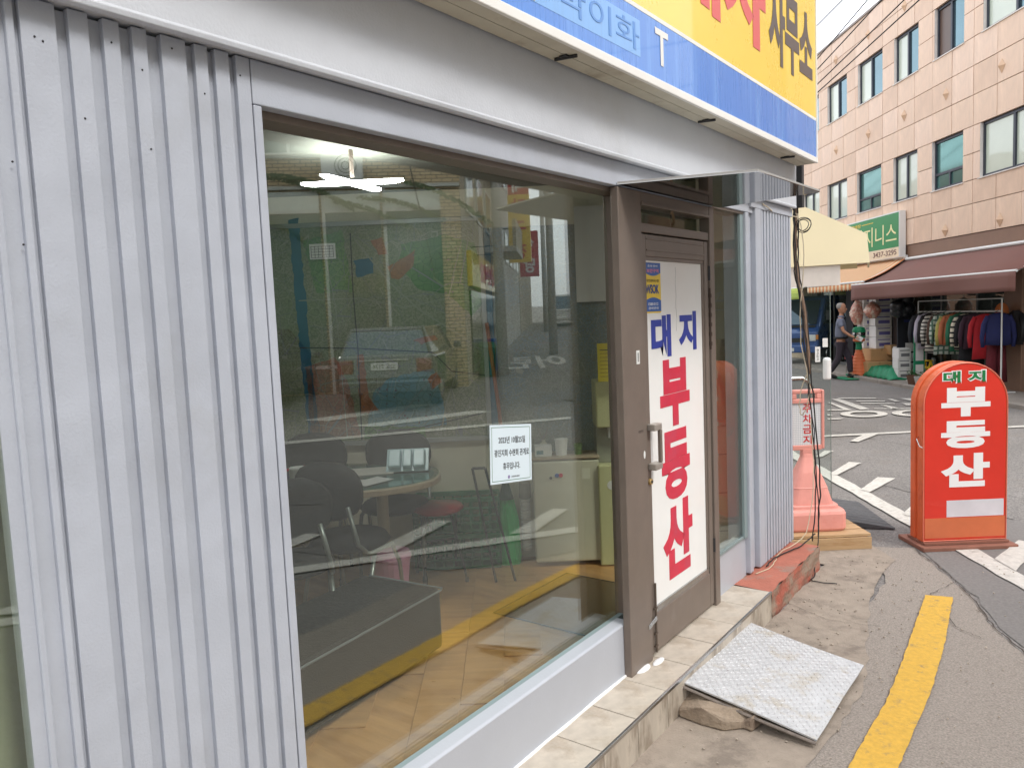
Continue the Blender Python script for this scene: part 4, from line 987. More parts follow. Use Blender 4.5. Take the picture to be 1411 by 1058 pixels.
def rt_(s, m, x, z, w_, h_, b, y=-.0888, th=.0012): return text(s, 'letter', m, rs, (x, y, z), (1, 0, 0), (0, 0, 1), w_, h_, b, th)
for ch, x in (('대', -.10), ('지', .075)):
    rt_(ch, lw_, x, 1.222, .135, .094, .10); rt_(ch, lg, x, 1.222, .120, .080, .035, y=-.0902)
rt_('부', lw_, 0, 1.045, .345, .205, .05); rt_('동', lw_, 0, .815, .345, .195, .05); rt_('산', lw_, 0, .560, .345, .24, .05)
b2('pale_band', mat('band_pale', (214, 208, 212), .4), rs, -.13, .275, -.0897, -.0887, .225, .345)
mb = MB(); mb.tube([(-.302, -.03, .80), (-.325, -.05, .79), (-.315, -.07, .74), (-.300, -.085, .73)], .004, 6); mb.build('wire_loop', chrome, rs)
# pictureless strips below the lettering
b2('lower_band', mat('band_orange', (206, 110, 70), .4), rs, -.285, .285, -.0895, -.0886, .075, .22)

# rubber kerb ramp
rub = mat('ramp_rubber', (84, 84, 86), .7, var=.15, vscale=12, bump=.3, bscale=90)
rmp = thing('kerb_ramp', 'grooved dark rubber kerb ramp lying behind the pallet', 'ramp', (0, 0, 0))
A_, B_, C_, D_ = Vector((-0.20, 6.62)), Vector((0.40, 6.40)), Vector((0.34, 6.90)), Vector((-0.40, 7.45))
A_ = Vector((0.02, 6.28)); B_ = Vector((0.43, 6.42)); C_ = Vector((0.0, 7.15)); D_ = Vector((-0.36, 6.98))
n = 9
for i in range(n):
    t0_, t1_ = i / n, (i + .90) / n
    a, b, c, d = A_.lerp(D_, t0_), B_.lerp(C_, t0_), B_.lerp(C_, t1_), A_.lerp(D_, t1_)
    mb = MB(); vs = [Vector((p.x, p.y, .006)) for p in (a, b, c, d)] + [Vector((a.x, a.y, .075)), Vector((b.x, b.y, .018)), Vector((c.x, c.y, .018)), Vector((d.x, d.y, .075))]
    mb._add(vs, [(0, 3, 2, 1), (4, 5, 6, 7), (0, 1, 5, 4), (1, 2, 6, 5), (2, 3, 7, 6), (3, 0, 4, 7)]); mb.build('ramp_rib', rub, rmp, bev=.004)
# steel bollard, clear weather sheet with notes and bottle
bo = K(2.55, 6.55)
bl = thing('steel_hoop_bollard', 'bent shiny steel hoop bollard behind the pink sign', 'bollard', (bo.x - .03, bo.y + .1, 0), TK)
mb = MB(); mb.tube([(0.02, 0, 0), (0.02, 0, .95), (0.015, 0, 1.04), (-.02, 0, 1.10), (-.07, 0, 1.13), (-.40, 0, 1.13), (-.45, 0, 1.08), (-.46, 0, 1.0), (-.46, 0, 0)], .024, 12); mb.build('hoop', chrome, bl, smooth=True)
shp = K(2.43, 6.05)
sh = thing('clear_screen', 'thin clear plastic screen with small white notes at the shop corner', 'screen', (shp.x, shp.y, 0), TK)
mb = MB(); mb.b2(-.36, .085, -.002, .002, .02, 1.86); mb.build('sheet', glass_mat('clear_acrylic', (.90, .93, .92), .04), sh)
b2('edge_strip', mat('acrylic_edge', (120, 132, 128), .3), sh, .0852, .089, -.003, .003, .02, 1.86)
b2('note', white, sh, -.035, .005, -.0045, -.003, 1.315, 1.435); text('주차금지', 'print', dk, sh, (-.015, -.0047, 1.375), (0, 0, -1), (1, 0, 0), .09, .018, .01, .0003)
b2('note', white, sh, .025, .065, -.0045, -.003, 1.43, 1.50)
mb = MB(); mb.lathe([(.026, 1.18), (.03, 1.19), (.03, 1.33), (.024, 1.345), (.01, 1.35)], (.045, -.034, 0), 16); mb.build('white_canister', white, sh)
# electric cable bundle on the corner
CABK = .72
cb = mat('cable_black', (34, 32, 32), .6, var=.1); cw = mat('cable_beige', (196, 182, 156), .6, var=.1); cbr = mat('cable_sleeve', (120, 96, 78), .6, var=.25, vscale=30)
ca = thing('cable_bundle', 'tangled black and beige cables hanging down the shop corner', 'cable', (0.02, 5.36, 0))
def cab(pts, r, m, name='cable', jit=.006):
    P = [Vector(p) - Vector((0.02, 5.36, 0)) for p in pts]; fine = []
    for i in range(len(P) - 1):
        for j in range(5):
            t = j / 5; a = P[max(i - 1, 0)]; b = P[i]; c = P[i + 1]; d = P[min(i + 2, len(P) - 1)]
            fine.append(.5 * ((2 * b) + (c - a) * t + (2 * a - 5 * b + 4 * c - d) * t * t + (3 * b - a - 3 * c + d) * t ** 3) + Vector((random.uniform(-jit, jit), random.uniform(-jit, jit), 0)))
    fine.append(P[-1]); mb = MB(); mb.tube(fine, r * CABK, 6); return mb.build(name, m, ca, smooth=True)
main = [(-.02, 5.38, 2.9), (-.005, 5.38, 2.55), (0, 5.38, 2.30), (.005, 5.38, 2.0), (.05, 5.38, 1.72), (.08, 5.38, 1.3), (.11, 5.38, .95), (.135, 5.36, .55), (.14, 5.30, .20)]
cab([(x, y, z) for x, y, z in main[:6]], .017, cbr, 'sleeve'); cab([(x + .012, y + .01, z) for x, y, z in main], .007, cb); cab([(x - .01, y - .01, z) for x, y, z in main[:8]] + [(.13, 5.25, .18)], .006, cb)
cab([(x + .004, y - .022, z - .03) for x, y, z in main[1:7]] + [(.15, 5.33, .35), (.17, 5.2, .10), (.20, 5.02, .025), (.22, 4.93, .02), (.36, 4.95, .02)], .005, cb)
cab([(.02, 5.36, 2.38), (.06, 5.36, 2.1), (.03, 5.36, 1.6), (.09, 5.36, 1.2), (.04, 5.36, 1.02), (.02, 5.36, 1.12), (.07, 5.36, 1.3)], .005, cw, 'beige_cable')
cab([(.09, 5.36, 1.0), (.12, 5.33, .6), (.10, 5.2, .25), (.02, 4.9, .178), (.06, 4.62, .176), (.02, 4.45, .176)], .004, cw, 'beige_cable')
cab([(.13, 5.30, .22), (.10, 5.1, .185), (.05, 4.9, .182), (.03, 4.75, .185), (.035, 4.6, .182)], .006, cb)
for i, (rr_, dx) in enumerate(((.050, 0), (.043, .006), (.036, -.003))):
    cab([(.055 + dx + rr_ * math.cos(a), 5.37 + .01 * math.sin(a * 2), 2.30 + rr_ * math.sin(a)) for a in [2 * math.pi * k / 12 + i for k in range(13)]], .004, cb, 'coil', .001)
cab([(-.02, 5.38, 2.42), (.02, 5.36, 2.36), (.0, 5.3, 2.36), (-.01, 5.0, 2.345), (.02, 4.8, 2.36), (.022, 4.66, 2.38)], .005, cw, 'beige_cable', .002)
mb = MB(); mb.b2(-.03, .03, 0, .05, 2.42, 2.70); mb.build('junction_box', dark, ca)

# ================================================================== GRANITE BUILDING ACROSS THE ROAD
gran = mat('pink_granite', (226, 197, 173), .5, var=.10, vscale=3.0, rgb2=(214, 184, 162), m2=.5, bump=.05, bscale=90, w2=.3, stretch=(1.6, 1, .45))
gran_d = mat('granite_joint', (158, 130, 116), .8)
gb = thing('granite_building', 'pink granite clad building with dark framed windows across the road', 'building', Pk(0, 0), RZP)
S0, S1, ZR = 10.0, 30.0, 8.71
b2('core', gran_d, gb, S0, S1, -3.0, -0.13, 3.0, ZR - .05)
b2('coping', mat('coping_grey', (150, 140, 134), .6), gb, S0 - .02, S1, -3.0, 0.03, ZR, ZR + .06, bev=.005)
wins = []   # s0,s1,z0,z1,kind
for a, b_ in ((20.57, 21.80), (18.66, 19.93), (17.04, 18.09), (15.37, 16.41), (13.0, 14.76), (10.6, 12.3), (22.4, 23.5)): wins.append((a, b_, 6.65, 7.66, 'slide'))
for a, b_, k_ in ((20.58, 21.84, 'slide'), (18.71, 19.99, 'vent'), (17.07, 18.12, 'slide'), (15.37, 16.48, 'vent'), (13.0, 14.82, 'slide'), (10.6, 12.3, 'slide'), (22.4, 23.6, 'slide')): wins.append((a, b_, 4.00, 5.01, k_))
def cut(rects, hole):
    out = []
    for (a, b, c, d) in rects:
        e, f, g, h = hole
        if e >= b or f <= a or g >= d or h <= c: out.append((a, b, c, d)); continue
        if a < e: out.append((a, e, c, d))
        if b > f: out.append((f, b, c, d))
        x0, x1 = max(a, e), min(b, f)
        if c < g: out.append((x0, x1, c, g))
        if d > h: out.append((x0, x1, h, d))
    return out
rects = []
cols = [S0 + .72 * i for i in range(28)]; rows = [2.98, 3.55, 4.0, 4.5, 5.01, 5.58, 6.12, 6.65, 7.15, 7.66, 8.2, ZR]
for i in range(len(cols) - 1):
    for j in range(len(rows) - 1): rects.append((cols[i], cols[i + 1], rows[j], rows[j + 1]))
for wv in wins: rects = cut(rects, wv[:4])
pan = None; gvars = [gran, mat('pink_granite_b', (230, 202, 180), .5, var=.10, vscale=3.4, rgb2=(216, 186, 164), m2=.5, bump=.05, bscale=90, w2=.3, stretch=(1.6, 1, .45)), mat('pink_granite_c', (218, 188, 164), .5, var=.10, vscale=2.7, rgb2=(226, 197, 173), m2=.5, bump=.05, bscale=90, w2=.3, stretch=(1.6, 1, .45))]
protos = [MB().b2(-.5, .5, -.05, 0, -.5, .5).build('granite_panel', g, gb) for g in gvars]
used = [False] * 3
for (a, b_, c, d) in rects:
    if b_ - a < .05 or d - c < .05: continue
    if (a + b_) / 2 > 24.5: k = 0
    k = random.choice((0, 0, 1, 2))
    o = protos[k] if not used[k] else clone(protos[k], parent=gb)
    used[k] = True
    o.location = ((a + b_) / 2, random.uniform(-.003, .003), (c + d) / 2); o.scale = (b_ - a - .014, 1, d - c - .014)
navyf = mat('window_frame_dark', (62, 66, 76), .4, metal=.3); gwin = mat('window_glass_sky', (112, 142, 152), .06, metal=.75, var=.06, vscale=2); blind = mat('window_blind', (196, 206, 190), .25, var=.04, vscale=2, coat=1.0); sillw = mat('reveal_white', (226, 220, 214), .6)
def winset(a, b_, c, d, kind, par, m_gl, fr=navyf, y=-.11):
    w_ = b2('window', fr, par, a, b_, y - .03, y - .005, c, d)
    t = .05
    b2('frame', fr, w_, a, b_, y, y + .05, c, c + t); b2('frame', fr, w_, a, b_, y, y + .05, d - t, d)
    b2('frame', fr, w_, a, a + t, y, y + .05, c + t, d - t); b2('frame', fr, w_, b_ - t, b_, y, y + .05, c + t, d - t)
    if kind == 'slide':
        m = (a + b_) / 2; b2('frame', fr, w_, m - .03, m + .03, y, y + .055, c + t, d - t)
        b2('pane', m_gl[0], w_, a + t, m - .03, y + .01, y + .02, c + t, d - t); b2('pane', m_gl[1], w_, m + .03, b_ - t, y + .012, y + .022, c + t, d - t)
    else:
        zz = c + .30; b2('frame', fr, w_, a + t, b_ - t, y, y + .05, zz, zz + t); m = (a + b_) / 2
        b2('pane', m_gl[0], w_, a + t, b_ - t, y + .01, y + .02, zz + t, d - t); b2('frame', fr, w_, m - .02, m + .02, y, y + .05, c + t, zz)
        b2('pane', m_gl[1], w_, a + t, m - .02, y + .01, y + .02, c + t, zz); b2('pane', m_gl[0], w_, m + .02, b_ - t, y + .012, y + .022, c + t, zz)
    b2('reveal', sillw, w_, b_ - .008, b_, y + .051, -.004, c, d); b2('sill', sillw, w_, a - .03, b_ + .03, y + .051, .025, c - .02, c - .002)
gteal = mat('window_glass_green', (96, 140, 136), .08, metal=.6, var=.08, vscale=3)
for i, (a, b_, c, d, k_) in enumerate(wins):
    gl2 = (gteal, gteal) if k_ == 'vent' else ((blind, blind) if c < 5 else (gwin, blind))
    if c > 6 and i == 3: gl2 = (gwin, mat('window_dark_brown', (92, 72, 62), .3))
    winset(a, b_, c, d, k_, gb, gl2)
stud = MB()._add([(-.10, 0, 0), (0, 0, -.13), (.10, 0, 0), (0, 0, .13), (0, .07, 0)], [(0, 1, 4), (1, 2, 4), (2, 3, 4), (3, 0, 4), (3, 2, 1, 0)]).build('diamond_stud', gran_d if 0 else mat('granite_stud', (214, 180, 150), .6), gb)
fs = True
for z in (5.85, 8.2, 3.14):
    for s_ in (21.22, 19.35, 17.62, 15.96, 14.19, 12.4):
        if z == 3.14 and s_ > 17: continue
        o = stud if fs else clone(stud, parent=gb); fs = False; o.location = (s_, .004, z)
# ground floor: columns and dark shop openings
colm = mat('brown_column', (136, 106, 88), .45, var=.08, vscale=4)
b2('beam', colm, gb, S0, S1, -.5, -.02, 2.62, 2.975)
for a, b_ in ((13.55, 14.05), (10.0, 10.6), (17.95, 18.10), (22.6, 23.0)): b2('column', colm, gb, a, b_, -.5, 0.0, .02, 2.615, bev=.01)
b2('shop_back_wall', mat('shop_inside_dark', (132, 124, 116), .8, var=.2, vscale=3), gb, S0, S1, -2.9, -2.7, .02, 2.615)
b2('shop_floor', mat('shop_floor_grey', (120, 114, 108), .6), gb, S0, S1, -2.7, -.02, .0, .062)
b2('shop_ceiling', mat('shop_ceiling', (150, 146, 140), .8), gb, S0, S1, -2.7, -.51, 2.60, 2.64)
gd = glass_mat('street_shop_glass', (.55, .62, .62), .10)
def shopwin(a, b_, y=-.30, n=2):
    f = b2('shop_window', mat('shop_frame_grey', (120, 122, 122), .4, metal=.5), gb, a, b_, y - .02, y + .02, .065, .14)
    b2('head_rail', MATS['shop_frame_grey'], f, a, b_, y - .02, y + .02, 2.30, 2.36)
    for i in range(n + 1): x = a + (b_ - a) * i / n; b2('mullion', MATS['shop_frame_grey'], f, x - .025, x + .025, y - .021, y + .021, .141, 2.299)
    for i in range(n): b2('pane', gd, f, a + (b_ - a) * i / n + .025, a + (b_ - a) * (i + 1) / n - .025, y - .004, y + .004, .141, 2.299)
shopwin(14.1, 17.9, -.32, 3); shopwin(10.65, 13.5, -.32, 2); shopwin(20.8, 22.5, -.1, 2)
b2('stone_facing', mat('beige_rubble', (190, 172, 146), .8, var=.25, vscale=10, bump=.5, bscale=12), gb, 23.05, 28.0, -.10, -.02, .07, 2.60)
b2('dark_panel', mat('panel_black', (26, 26, 28), .5), gb, 20.35, 20.78, -.1, -.05, .07, 2.5)

def SK(s, o, z, ground=False):
    k = (8.95 - o) / 8.95
    return Pk(s * k, o, z if ground else 1.78 + (z - 1.78) * k)
# awnings
def awning(name, label, s0, s1, ob, zb, of, zf, val, m1, m2=None, nst=1, scallop=False, val_z=0):
    c = thing(name, label, 'awning', Pk(s0, 0), RZP); W = s1 - s0
    for i in range(nst):
        a, b_ = W * i / nst, W * (i + 1) / nst; m = m1 if (i % 2 == 0 or not m2) else m2
        mb = MB(); mb.grid(lambda u, v: Vector((a + (b_ - a) * u, ob + (of - ob) * v, zb + (zf - zb) * v - .05 * math.sin(v * 3.14) + (.006 * math.sin((a + u * (b_ - a)) * 5) * v))), 4 if nst == 1 else 1, 6)
        mb.build('cloth' if nst == 1 else 'cloth_stripe', m, c, smooth=True, solid=.006)
        mb = MB()
        if scallop:
            mb.grid(lambda u, v: Vector((a + (b_ - a) * u, of + .012 + .02 * math.sin(i * 3.14), zf - .03 - val * v * (1 - .25 * abs(2 * u - 1)))), 4, 2)
        else:
            mb.grid(lambda u, v: Vector((a + (b_ - a) * u, of + .03 + .03 * v * math.sin((a + (b_ - a) * u) * 2.2), zf - .02 - (val + .04 * u) * v)), 30, 4)
        mb.build('valance', m, c, smooth=True, solid=.005)
    mb = MB(); mb.tube([(0, of + .012, zf - .01), (W, of + .012, zf - .01)], .022, 8); mb.build('front_bar', white, c)
    mb = MB(); mb.tube([(0, ob, zb + .03), (W, ob, zb + .03)], .035, 8); mb.build('roller', white, c)
    for x in (.1, W - .1): mb = MB(); mb.tube([(x, .02, zb - .05), (x, of * .55, zb - .30), (x, of, zf - .03)], .014, 6); mb.build('arm', white, c)
    return c
awbr = mat('awning_brown', (122, 84, 76), .75, var=.05, vscale=3, bump=.1, bscale=40)
awning('brown_awning', 'wide dark brown awning with a plain valance over the clothes shop', 12.15, 18.0, .03, 2.64, 1.0, 2.16, .31, awbr)
awning('striped_awning', 'orange and cream striped awning with a scalloped edge', 17.45, 20.75, .03, 2.70, .98, 2.22, .17, mat('awning_orange', (212, 138, 88), .75, var=.05), mat('awning_cream', (226, 204, 168), .75, var=.04), 30, True)
awning('green_awning', 'lime green awning beside the striped one', 21.0, 24.5, .03, 2.60, 1.0, 2.22, .30, mat('awning_lime', (176, 192, 86), .7, var=.05))
# green shop sign
sg = thing('green_shop_sign', 'green sign box with cream Korean letters on the granite front', 'sign', Pk(17.5, 0, 2.72), RZP)
gsm = mat('sign_green', (36, 140, 84), .35, var=.05, vscale=4, coat=.3); ccr = mat('letter_cream', (240, 232, 178), .4, var=.02)
b2('box', white, sg, 0, 4.6, .02, .165, 0, 1.04, bev=.006); b2('green_face', gsm, sg, .03, 4.55, .166, .170, .24, 1.01); b2('number_strip', mat('strip_cream', (230, 212, 184), .5), sg, .03, 4.55, .166, .170, .02, .235)
def gt(s, m, s0, s1, z0, z1, b=.02): text(s, 'lettering', m, sg, ((s0 + s1) / 2, .171, (z0 + z1) / 2), (-1, 0, 0), (0, 0, 1), s1 - s0, z1 - z0, b, .004)
gt('바지니스', ccr, .12, 2.25, .34, .80, .0); gt('3437-3295', mat('number_maroon', (120, 84, 78), .5), .12, 1.25, .07, .19, .01); gt('의류매장', syel, 1.9, 2.6, .86, .95, .01); b2('yellow_rule', syel, sg, 1.25, 1.85, .1705, .1735, .90, .915)

# clothes shop: rail, clothes
GARM = [('charcoal jacket', (52, 54, 60), None), ('pale lilac shirt', (196, 190, 206), None), ('black knit', (40, 38, 40), None), ('white and black striped shirt', (222, 218, 208), (40, 40, 44)), ('dark brown cardigan', (84, 62, 52), None),
        ('pale green checked shirt', (200, 210, 200), (90, 120, 106)), ('olive yellow top', (176, 166, 92), None), ('muted orange blouse', (190, 112, 78), None), ('green cardigan', (46, 112, 84), None),
        ('black and cream striped knit', (216, 208, 188), (34, 34, 36)), ('black long coat', (30, 30, 34), None), ('dark plum coat', (62, 40, 54), None), ('plain red sweater', (178, 34, 44), None), ('navy blue hooded jacket', (38, 44, 92), None)]
mh = mat('hanger_dark', (48, 44, 42), .5)
rail = thing('clothes_rail', 'white metal clothes rail under the brown awning', 'clothes rail', SK(14.1, .45, 0, True), RZP)
mb = MB(); mb.tube([(0, 0, 1.50), (2.75, 0, 1.50)], .014, 8); mb.build('rail', white, rail)
mb = MB(); mb.tube([(0, 0, 1.72), (2.75, 0, 1.72)], .010, 8); mb.build('top_rail', white, rail)
for x in (0.0, 2.75):
    mb = MB(); mb.tube([(x, 0, .07), (x, 0, 1.72)], .014, 8); mb.build('post', white, rail); mb = MB(); mb.tube([(x, -.25, .075), (x, .25, .075)], .014, 6); mb.build('foot', white, rail)
def garment(nm, c1, c2, s_, k, h=.72, z=1.47, long_=False, rzx=0):
    h = h * (.84, 1.0, .92, 1.08, .88, 1.12, .78)[k % 7]; z = z + random.uniform(-.03, .0)
    kind = nm.split()[-1]
    t = thing('hanging_garment', nm + ' hanging on the clothes rail', kind if kind not in ('top',) else 'shirt', SK(s_, .45, z), RZP + rzx, 'clothes on the rail under the brown awning')
    if c2: 
        m = bpy.data.materials.new('fabric_' + nm.replace(' ', '_')); m.use_nodes = True; N, L = m.node_tree.nodes, m.node_tree.links; b = N['Principled BSDF']; b.inputs['Roughness'].default_value = .85
        tc = N.new('ShaderNodeTexCoord'); outs = []
        for ax in (('Z',) if 'striped' in nm else ('Z', 'Y')):
            wv = N.new('ShaderNodeTexWave'); wv.bands_direction = ax; wv.inputs['Scale'].default_value = 3.2 + (len(nm) % 4) * 1.1; wv.inputs['Distortion'].default_value = 1.2; L.new(tc.outputs['Object'], wv.inputs['Vector'])
            g = N.new('ShaderNodeMath'); g.operation = 'GREATER_THAN'; g.inputs[1].default_value = .72; L.new(wv.outputs['Fac'], g.inputs[0]); outs.append(g.outputs[0])
        f = outs[0]
        if len(outs) > 1: mxm = N.new('ShaderNodeMath'); mxm.operation = 'MAXIMUM'; L.new(outs[0], mxm.inputs[0]); L.new(outs[1], mxm.inputs[1]); f = mxm.outputs[0]
        mi = N.new('ShaderNodeMix'); mi.data_type = 'RGBA'; L.new(f, mi.inputs[0]); mi.inputs[6].default_value = col(c1); mi.inputs[7].default_value = col(c2); L.new(mi.outputs[2], b.inputs['Base Color'])
    else: m = mat('fabric_' + nm.replace(' ', '_'), c1, .85, var=.12, vscale=12, bump=.15, bscale=60)
    H = h * (1.35 if 'long' in nm else 1)
    # body: tube flattened along s, falling in folds; sleeves hang at the sides
    mb = MB(); rings = []
    for i, (w_, d_, z_) in enumerate(((.03, .02, 0), (.10, .035, -.015), (.20, .045, -.06), (.215, .05, -.14), (.205, .055, -.3 * H / .7), (.21, .06, -.5 * H / .7), (.225, .06, -H))):
        rings.append([Vector((d_ * math.cos(a) * (1 + .25 * math.sin(a * 5 + k + i)), w_ * math.sin(a), z_ + (.015 * math.sin(a * 3 + k) if i == 6 else 0))) for a in [2 * math.pi * q / 20 for q in range(20)]])
    mb.ring(rings); mb.build('body', m, t, smooth=True)
    for sgn in (-1, 1):
        mb = MB(); mb.tube([(0, sgn * .17, -.06), (.01 * k % 3 * .01, sgn * .235, -.20), (.0, sgn * .265, -.42), (.01, sgn * .25, -.60)], [.045, .048, .040, .032], 8); mb.build('sleeve', m, t, smooth=True)
    mb = MB(); mb.tube([(0, -.16, -.03), (0, 0, .03), (0, .16, -.03)], .006, 5); mb.tube([(0, 0, .03), (0, 0, .045), (.012, 0, .06)], .004, 5); mb.build('hanger', mh, t)
    return t
for k, (nm, c1, c2) in enumerate(GARM):
    garment(nm, c1, c2, 16.75 - k * .172 - (0.12 if k > 11 else 0) - (.2 if k > 12 else 0), k, rzx=random.uniform(-.28, .28) - .22)
b = thing('maroon_trousers', 'long maroon trousers hanging below the blue jacket at the column', 'trousers', SK(14.25, .36, .92), RZP); mtr = mat('fabric_maroon', (98, 30, 40), .85, var=.1)
for sgn in (-1, 1): mb = MB(); mb.tube([(0, sgn * .07, 0), (0, sgn * .085, -.35), (.0, sgn * .10, -.72)], [.085, .085, .09], 10); mb.build('leg', mtr, b, smooth=True)
b = thing('orange_top', 'small orange top hanging behind the column end of the rail', 'shirt', SK(14.1, .15, 1.62), RZP); mb = MB(); mb.ell((0, 0, -.14), (.05, .13, .16)); mb.build('body', mat('fabric_orange', (196, 112, 60), .8), b, smooth=True)
b = thing('black_jacket_on_column', 'black jacket hanging on the brown column', 'jacket', SK(13.7, .10, 1.50), RZP)
mb = MB(); mb.ring([[Vector((w_ * math.cos(a), .05 * math.sin(a), z_)) for a in [2 * math.pi * q / 14 for q in range(14)]] for w_, z_ in ((.04, 0), (.17, -.05), (.18, -.3), (.20, -.6))]); mb.build('body', MATS['fabric_black_knit'] if 'fabric_black_knit' in MATS else black, b, smooth=True)
for sgn in (-1, 1): mb = MB(); mb.tube([(sgn * .16, 0, -.07), (sgn * .22, .02, -.3), (sgn * .23, .04, -.55)], [.05, .045, .035], 8); mb.build('sleeve', black, b, smooth=True)
# bag bundle of dark caps and the big pink plastic bags
b = thing('black_cap_bundle', 'bundle of black bags hanging at the left end of the clothes rail', 'bag bundle', SK(17.65, .62, 1.35), RZP)
bgm = mat('bag_black', (36, 38, 42), .3, var=.2, vscale=8, bump=.3, bscale=30)
mb = MB(); mb.tube([(0, 0, .50), (0, 0, .78)], .006, 5); mb.build('cord', mh, b)
for i in range(7): mb = MB(); mb.ell((random.uniform(-.10, .10), random.uniform(-.12, .12), random.uniform(.12, .40)), (.15, .17, .14), 12, Matrix.Rotation(random.uniform(0, 3), 3, 'Y')); mb.build('bag', bgm, b, smooth=True)
plas = mat('plastic_bag_pink', (206, 140, 122), .3, var=.35, vscale=26, rgb2=(226, 208, 190), m2=.48, bump=.9, bscale=32)
for nm, lab, s_, o_, z_, rx in (('produce_bag', 'round pinkish plastic bag of goods hanging nearest the box stack', 19.15, .72, 1.46, .19), ('produce_bag', 'tall pinkish plastic bag hanging at the dark doorway', 20.0, .70, 1.36, .17)):
    b = thing(nm, lab, 'bag', SK(s_, o_, z_), RZP, 'plastic bags hanging by the doorway'); mb = MB(); tall = .24 if 'round' in lab else .38
    rings = []
    for i in range(11):
        t = i / 10; r_ = rx * (math.sin(math.pi * min(.97, max(.06, t))) ** .6) * (.75 + .35 * (1 - t))
        rings.append([Vector((r_ * math.cos(a) * (1 + .12 * math.sin(a * 5 + i * 1.7) + .06 * math.sin(a * 9 - i * 2.3)), r_ * math.sin(a) * (1 + .12 * math.sin(a * 4 + i * 2.1) + .05 * math.sin(a * 8 + i)), tall * 1.6 * (t - .3))) for a in [2 * math.pi * q / 18 for q in range(18)]])
    mb.ring(rings); mb.build('bag', plas, b, smooth=True); mb = MB(); mb.tube([(0, 0, tall * 1.1), (0, 0, .85)], .008, 5); mb.build('cord', white, b)
# box stacks
card = mat('cardboard', (196, 156, 110), .8, var=.06, vscale=6); cwh = mat('carton_white', (226, 224, 222), .6, var=.04); cbl = mat('carton_print_blue', (110, 106, 170), .6, var=.05)
def carton(label, s_, o_, z_, w_, d_, h_, m, pm=None, group=None, cat='box'):
    b = thing('carton', label, cat, SK(s_, o_, z_, True), RZP + random.uniform(-.05, .05), group)
    b2('case', m, b, -w_ / 2, w_ / 2, -d_ / 2, d_ / 2, 0, h_, bev=.006)
    b2('tape', mat('tape_tan', (176, 140, 96), .4) if m is card else cwh, b, -w_ / 2 - .001, w_ / 2 + .001, -.02, .02, h_ - .05, h_ + .002)
    if pm: b2('print_block', pm, b, -w_ / 2 - .002, -w_ / 2 - .0005, -d_ * .38, d_ * .30, h_ * .2, h_ * .5); b2('print_block', pm, b, -w_ / 2 - .002, -w_ / 2 - .0005, -d_ * .38, d_ * .38, h_ * .75, h_ * .83)
    return b
W1 = ['bottom', 'second', 'third', 'fourth', 'top']
for j in range(5): carton('white carton with violet print, %s in the stack nearest the doorway' % W1[j] if j else 'white carton with violet print, lowest in the stack nearest the doorway', 19.35, .42, .66 + j * .262, .36, .40, .255, cwh, cbl, 'white cartons with violet print')
for j in range(5): carton('white carton with violet print, %s in the right hand stack' % W1[j] if j else 'white carton with violet print, lowest in the right hand stack', 18.75, .32, .66 + j * .262, .34, .38, .255, cwh, cbl, 'white cartons with violet print')
carton('large brown cardboard box low in the stack beside the traffic cone', 19.1, .62, .08, .62, .55, .30, card, None, 'brown cardboard boxes'); carton('brown cardboard box standing on a larger one behind the cone', 19.0, .45, .385, .60, .50, .27, card, None, 'brown cardboard boxes')
carton('small brown box on the green cloth beside the window', 18.1, .18, .52, .32, .28, .22, card, None, 'brown cardboard boxes')
lbl = mat('print_grey_text', (120, 120, 124), .6)
pos = [('upper left', 18.25, .55), ('upper right', 17.95, .55)]
for r_, zz in enumerate((.30, .52, .74)):
    for q in range(2 if r_ < 2 else 2):
        carton('small white carton with grey print, row %s, %s of the pair by the shop window' % (('lowest', 'middle', 'top')[r_], ('left', 'right')[q]), 17.72 - q * .02, .62 - q * .30, zz - .22 + .0, .26, .27, .215, cwh, lbl, 'small white cartons by the shop window')
tq = mat('green_tarp', (22, 132, 92), .5, var=.12, vscale=7, bump=.4, bscale=18)
b = thing('green_tarp_bundle', 'low bundle wrapped in bright green tarpaulin on the pavement', 'tarpaulin', SK(18.35, .62, .075, True), RZP)
mb = MB(); mb.grid(lambda u, v: Vector((-.75 + 1.5 * u, -.32 + .64 * v, .22 * min(1, 6 * min(u, 1 - u)) * min(1, 5 * min(v, 1 - v)) + .015 * math.sin(u * 40 + v * 9))), 40, 14); mb.build('sheet', tq, b, smooth=True, solid=.01)
b = thing('green_mat', 'small flat green mat lying on the road edge', 'mat', Pk(17.7, 1.32, .014), RZP + .1); box('sheet', tq, b, (0, 0, .006), (.75, .32, .012), .003)
bd = thing('dark_display_board', 'dark display board with navy letters and white price sheets', 'board', SK(17.25, .25, .1, True), RZP)
b2('panel', mat('board_black', (36, 38, 44), .5), bd, -.04, 0, -.40, .34, 0, 1.35, bev=.004)
for j in range(3):
    for i in range(2): b2('price_sheet', cwh, bd, -.046, -.041, -.30 + i * .26, -.09 + i * .26, .10 + j * .22, .29 + j * .22)
b2('navy_print', mat('print_navy', (44, 54, 110), .5), bd, -.046, -.041, -.20, .20, 1.18, 1.23); b2('navy_print', MATS['print_navy'], bd, -.046, -.041, -.20, -.14, .90, 1.17); b2('navy_print', MATS['print_navy'], bd, -.046, -.041, .0, .06, .80, 1.17)
b = thing('green_edged_board', 'narrow white board with a teal edge leaning by the rail', 'board', SK(16.95, .55, .1, True), RZP); b2('panel', tq, b, -.03, 0, -.10, .12, 0, .95); b2('paper', cwh, b, -.036, -.031, -.07, .09, .40, .85); b2('paper', cwh, b, -.036, -.031, -.07, .09, .05, .32)
b = thing('yellow_step_stool', 'yellow plastic step stool under the hanging clothes', 'stool', SK(16.6, .35, .07, True), RZP)
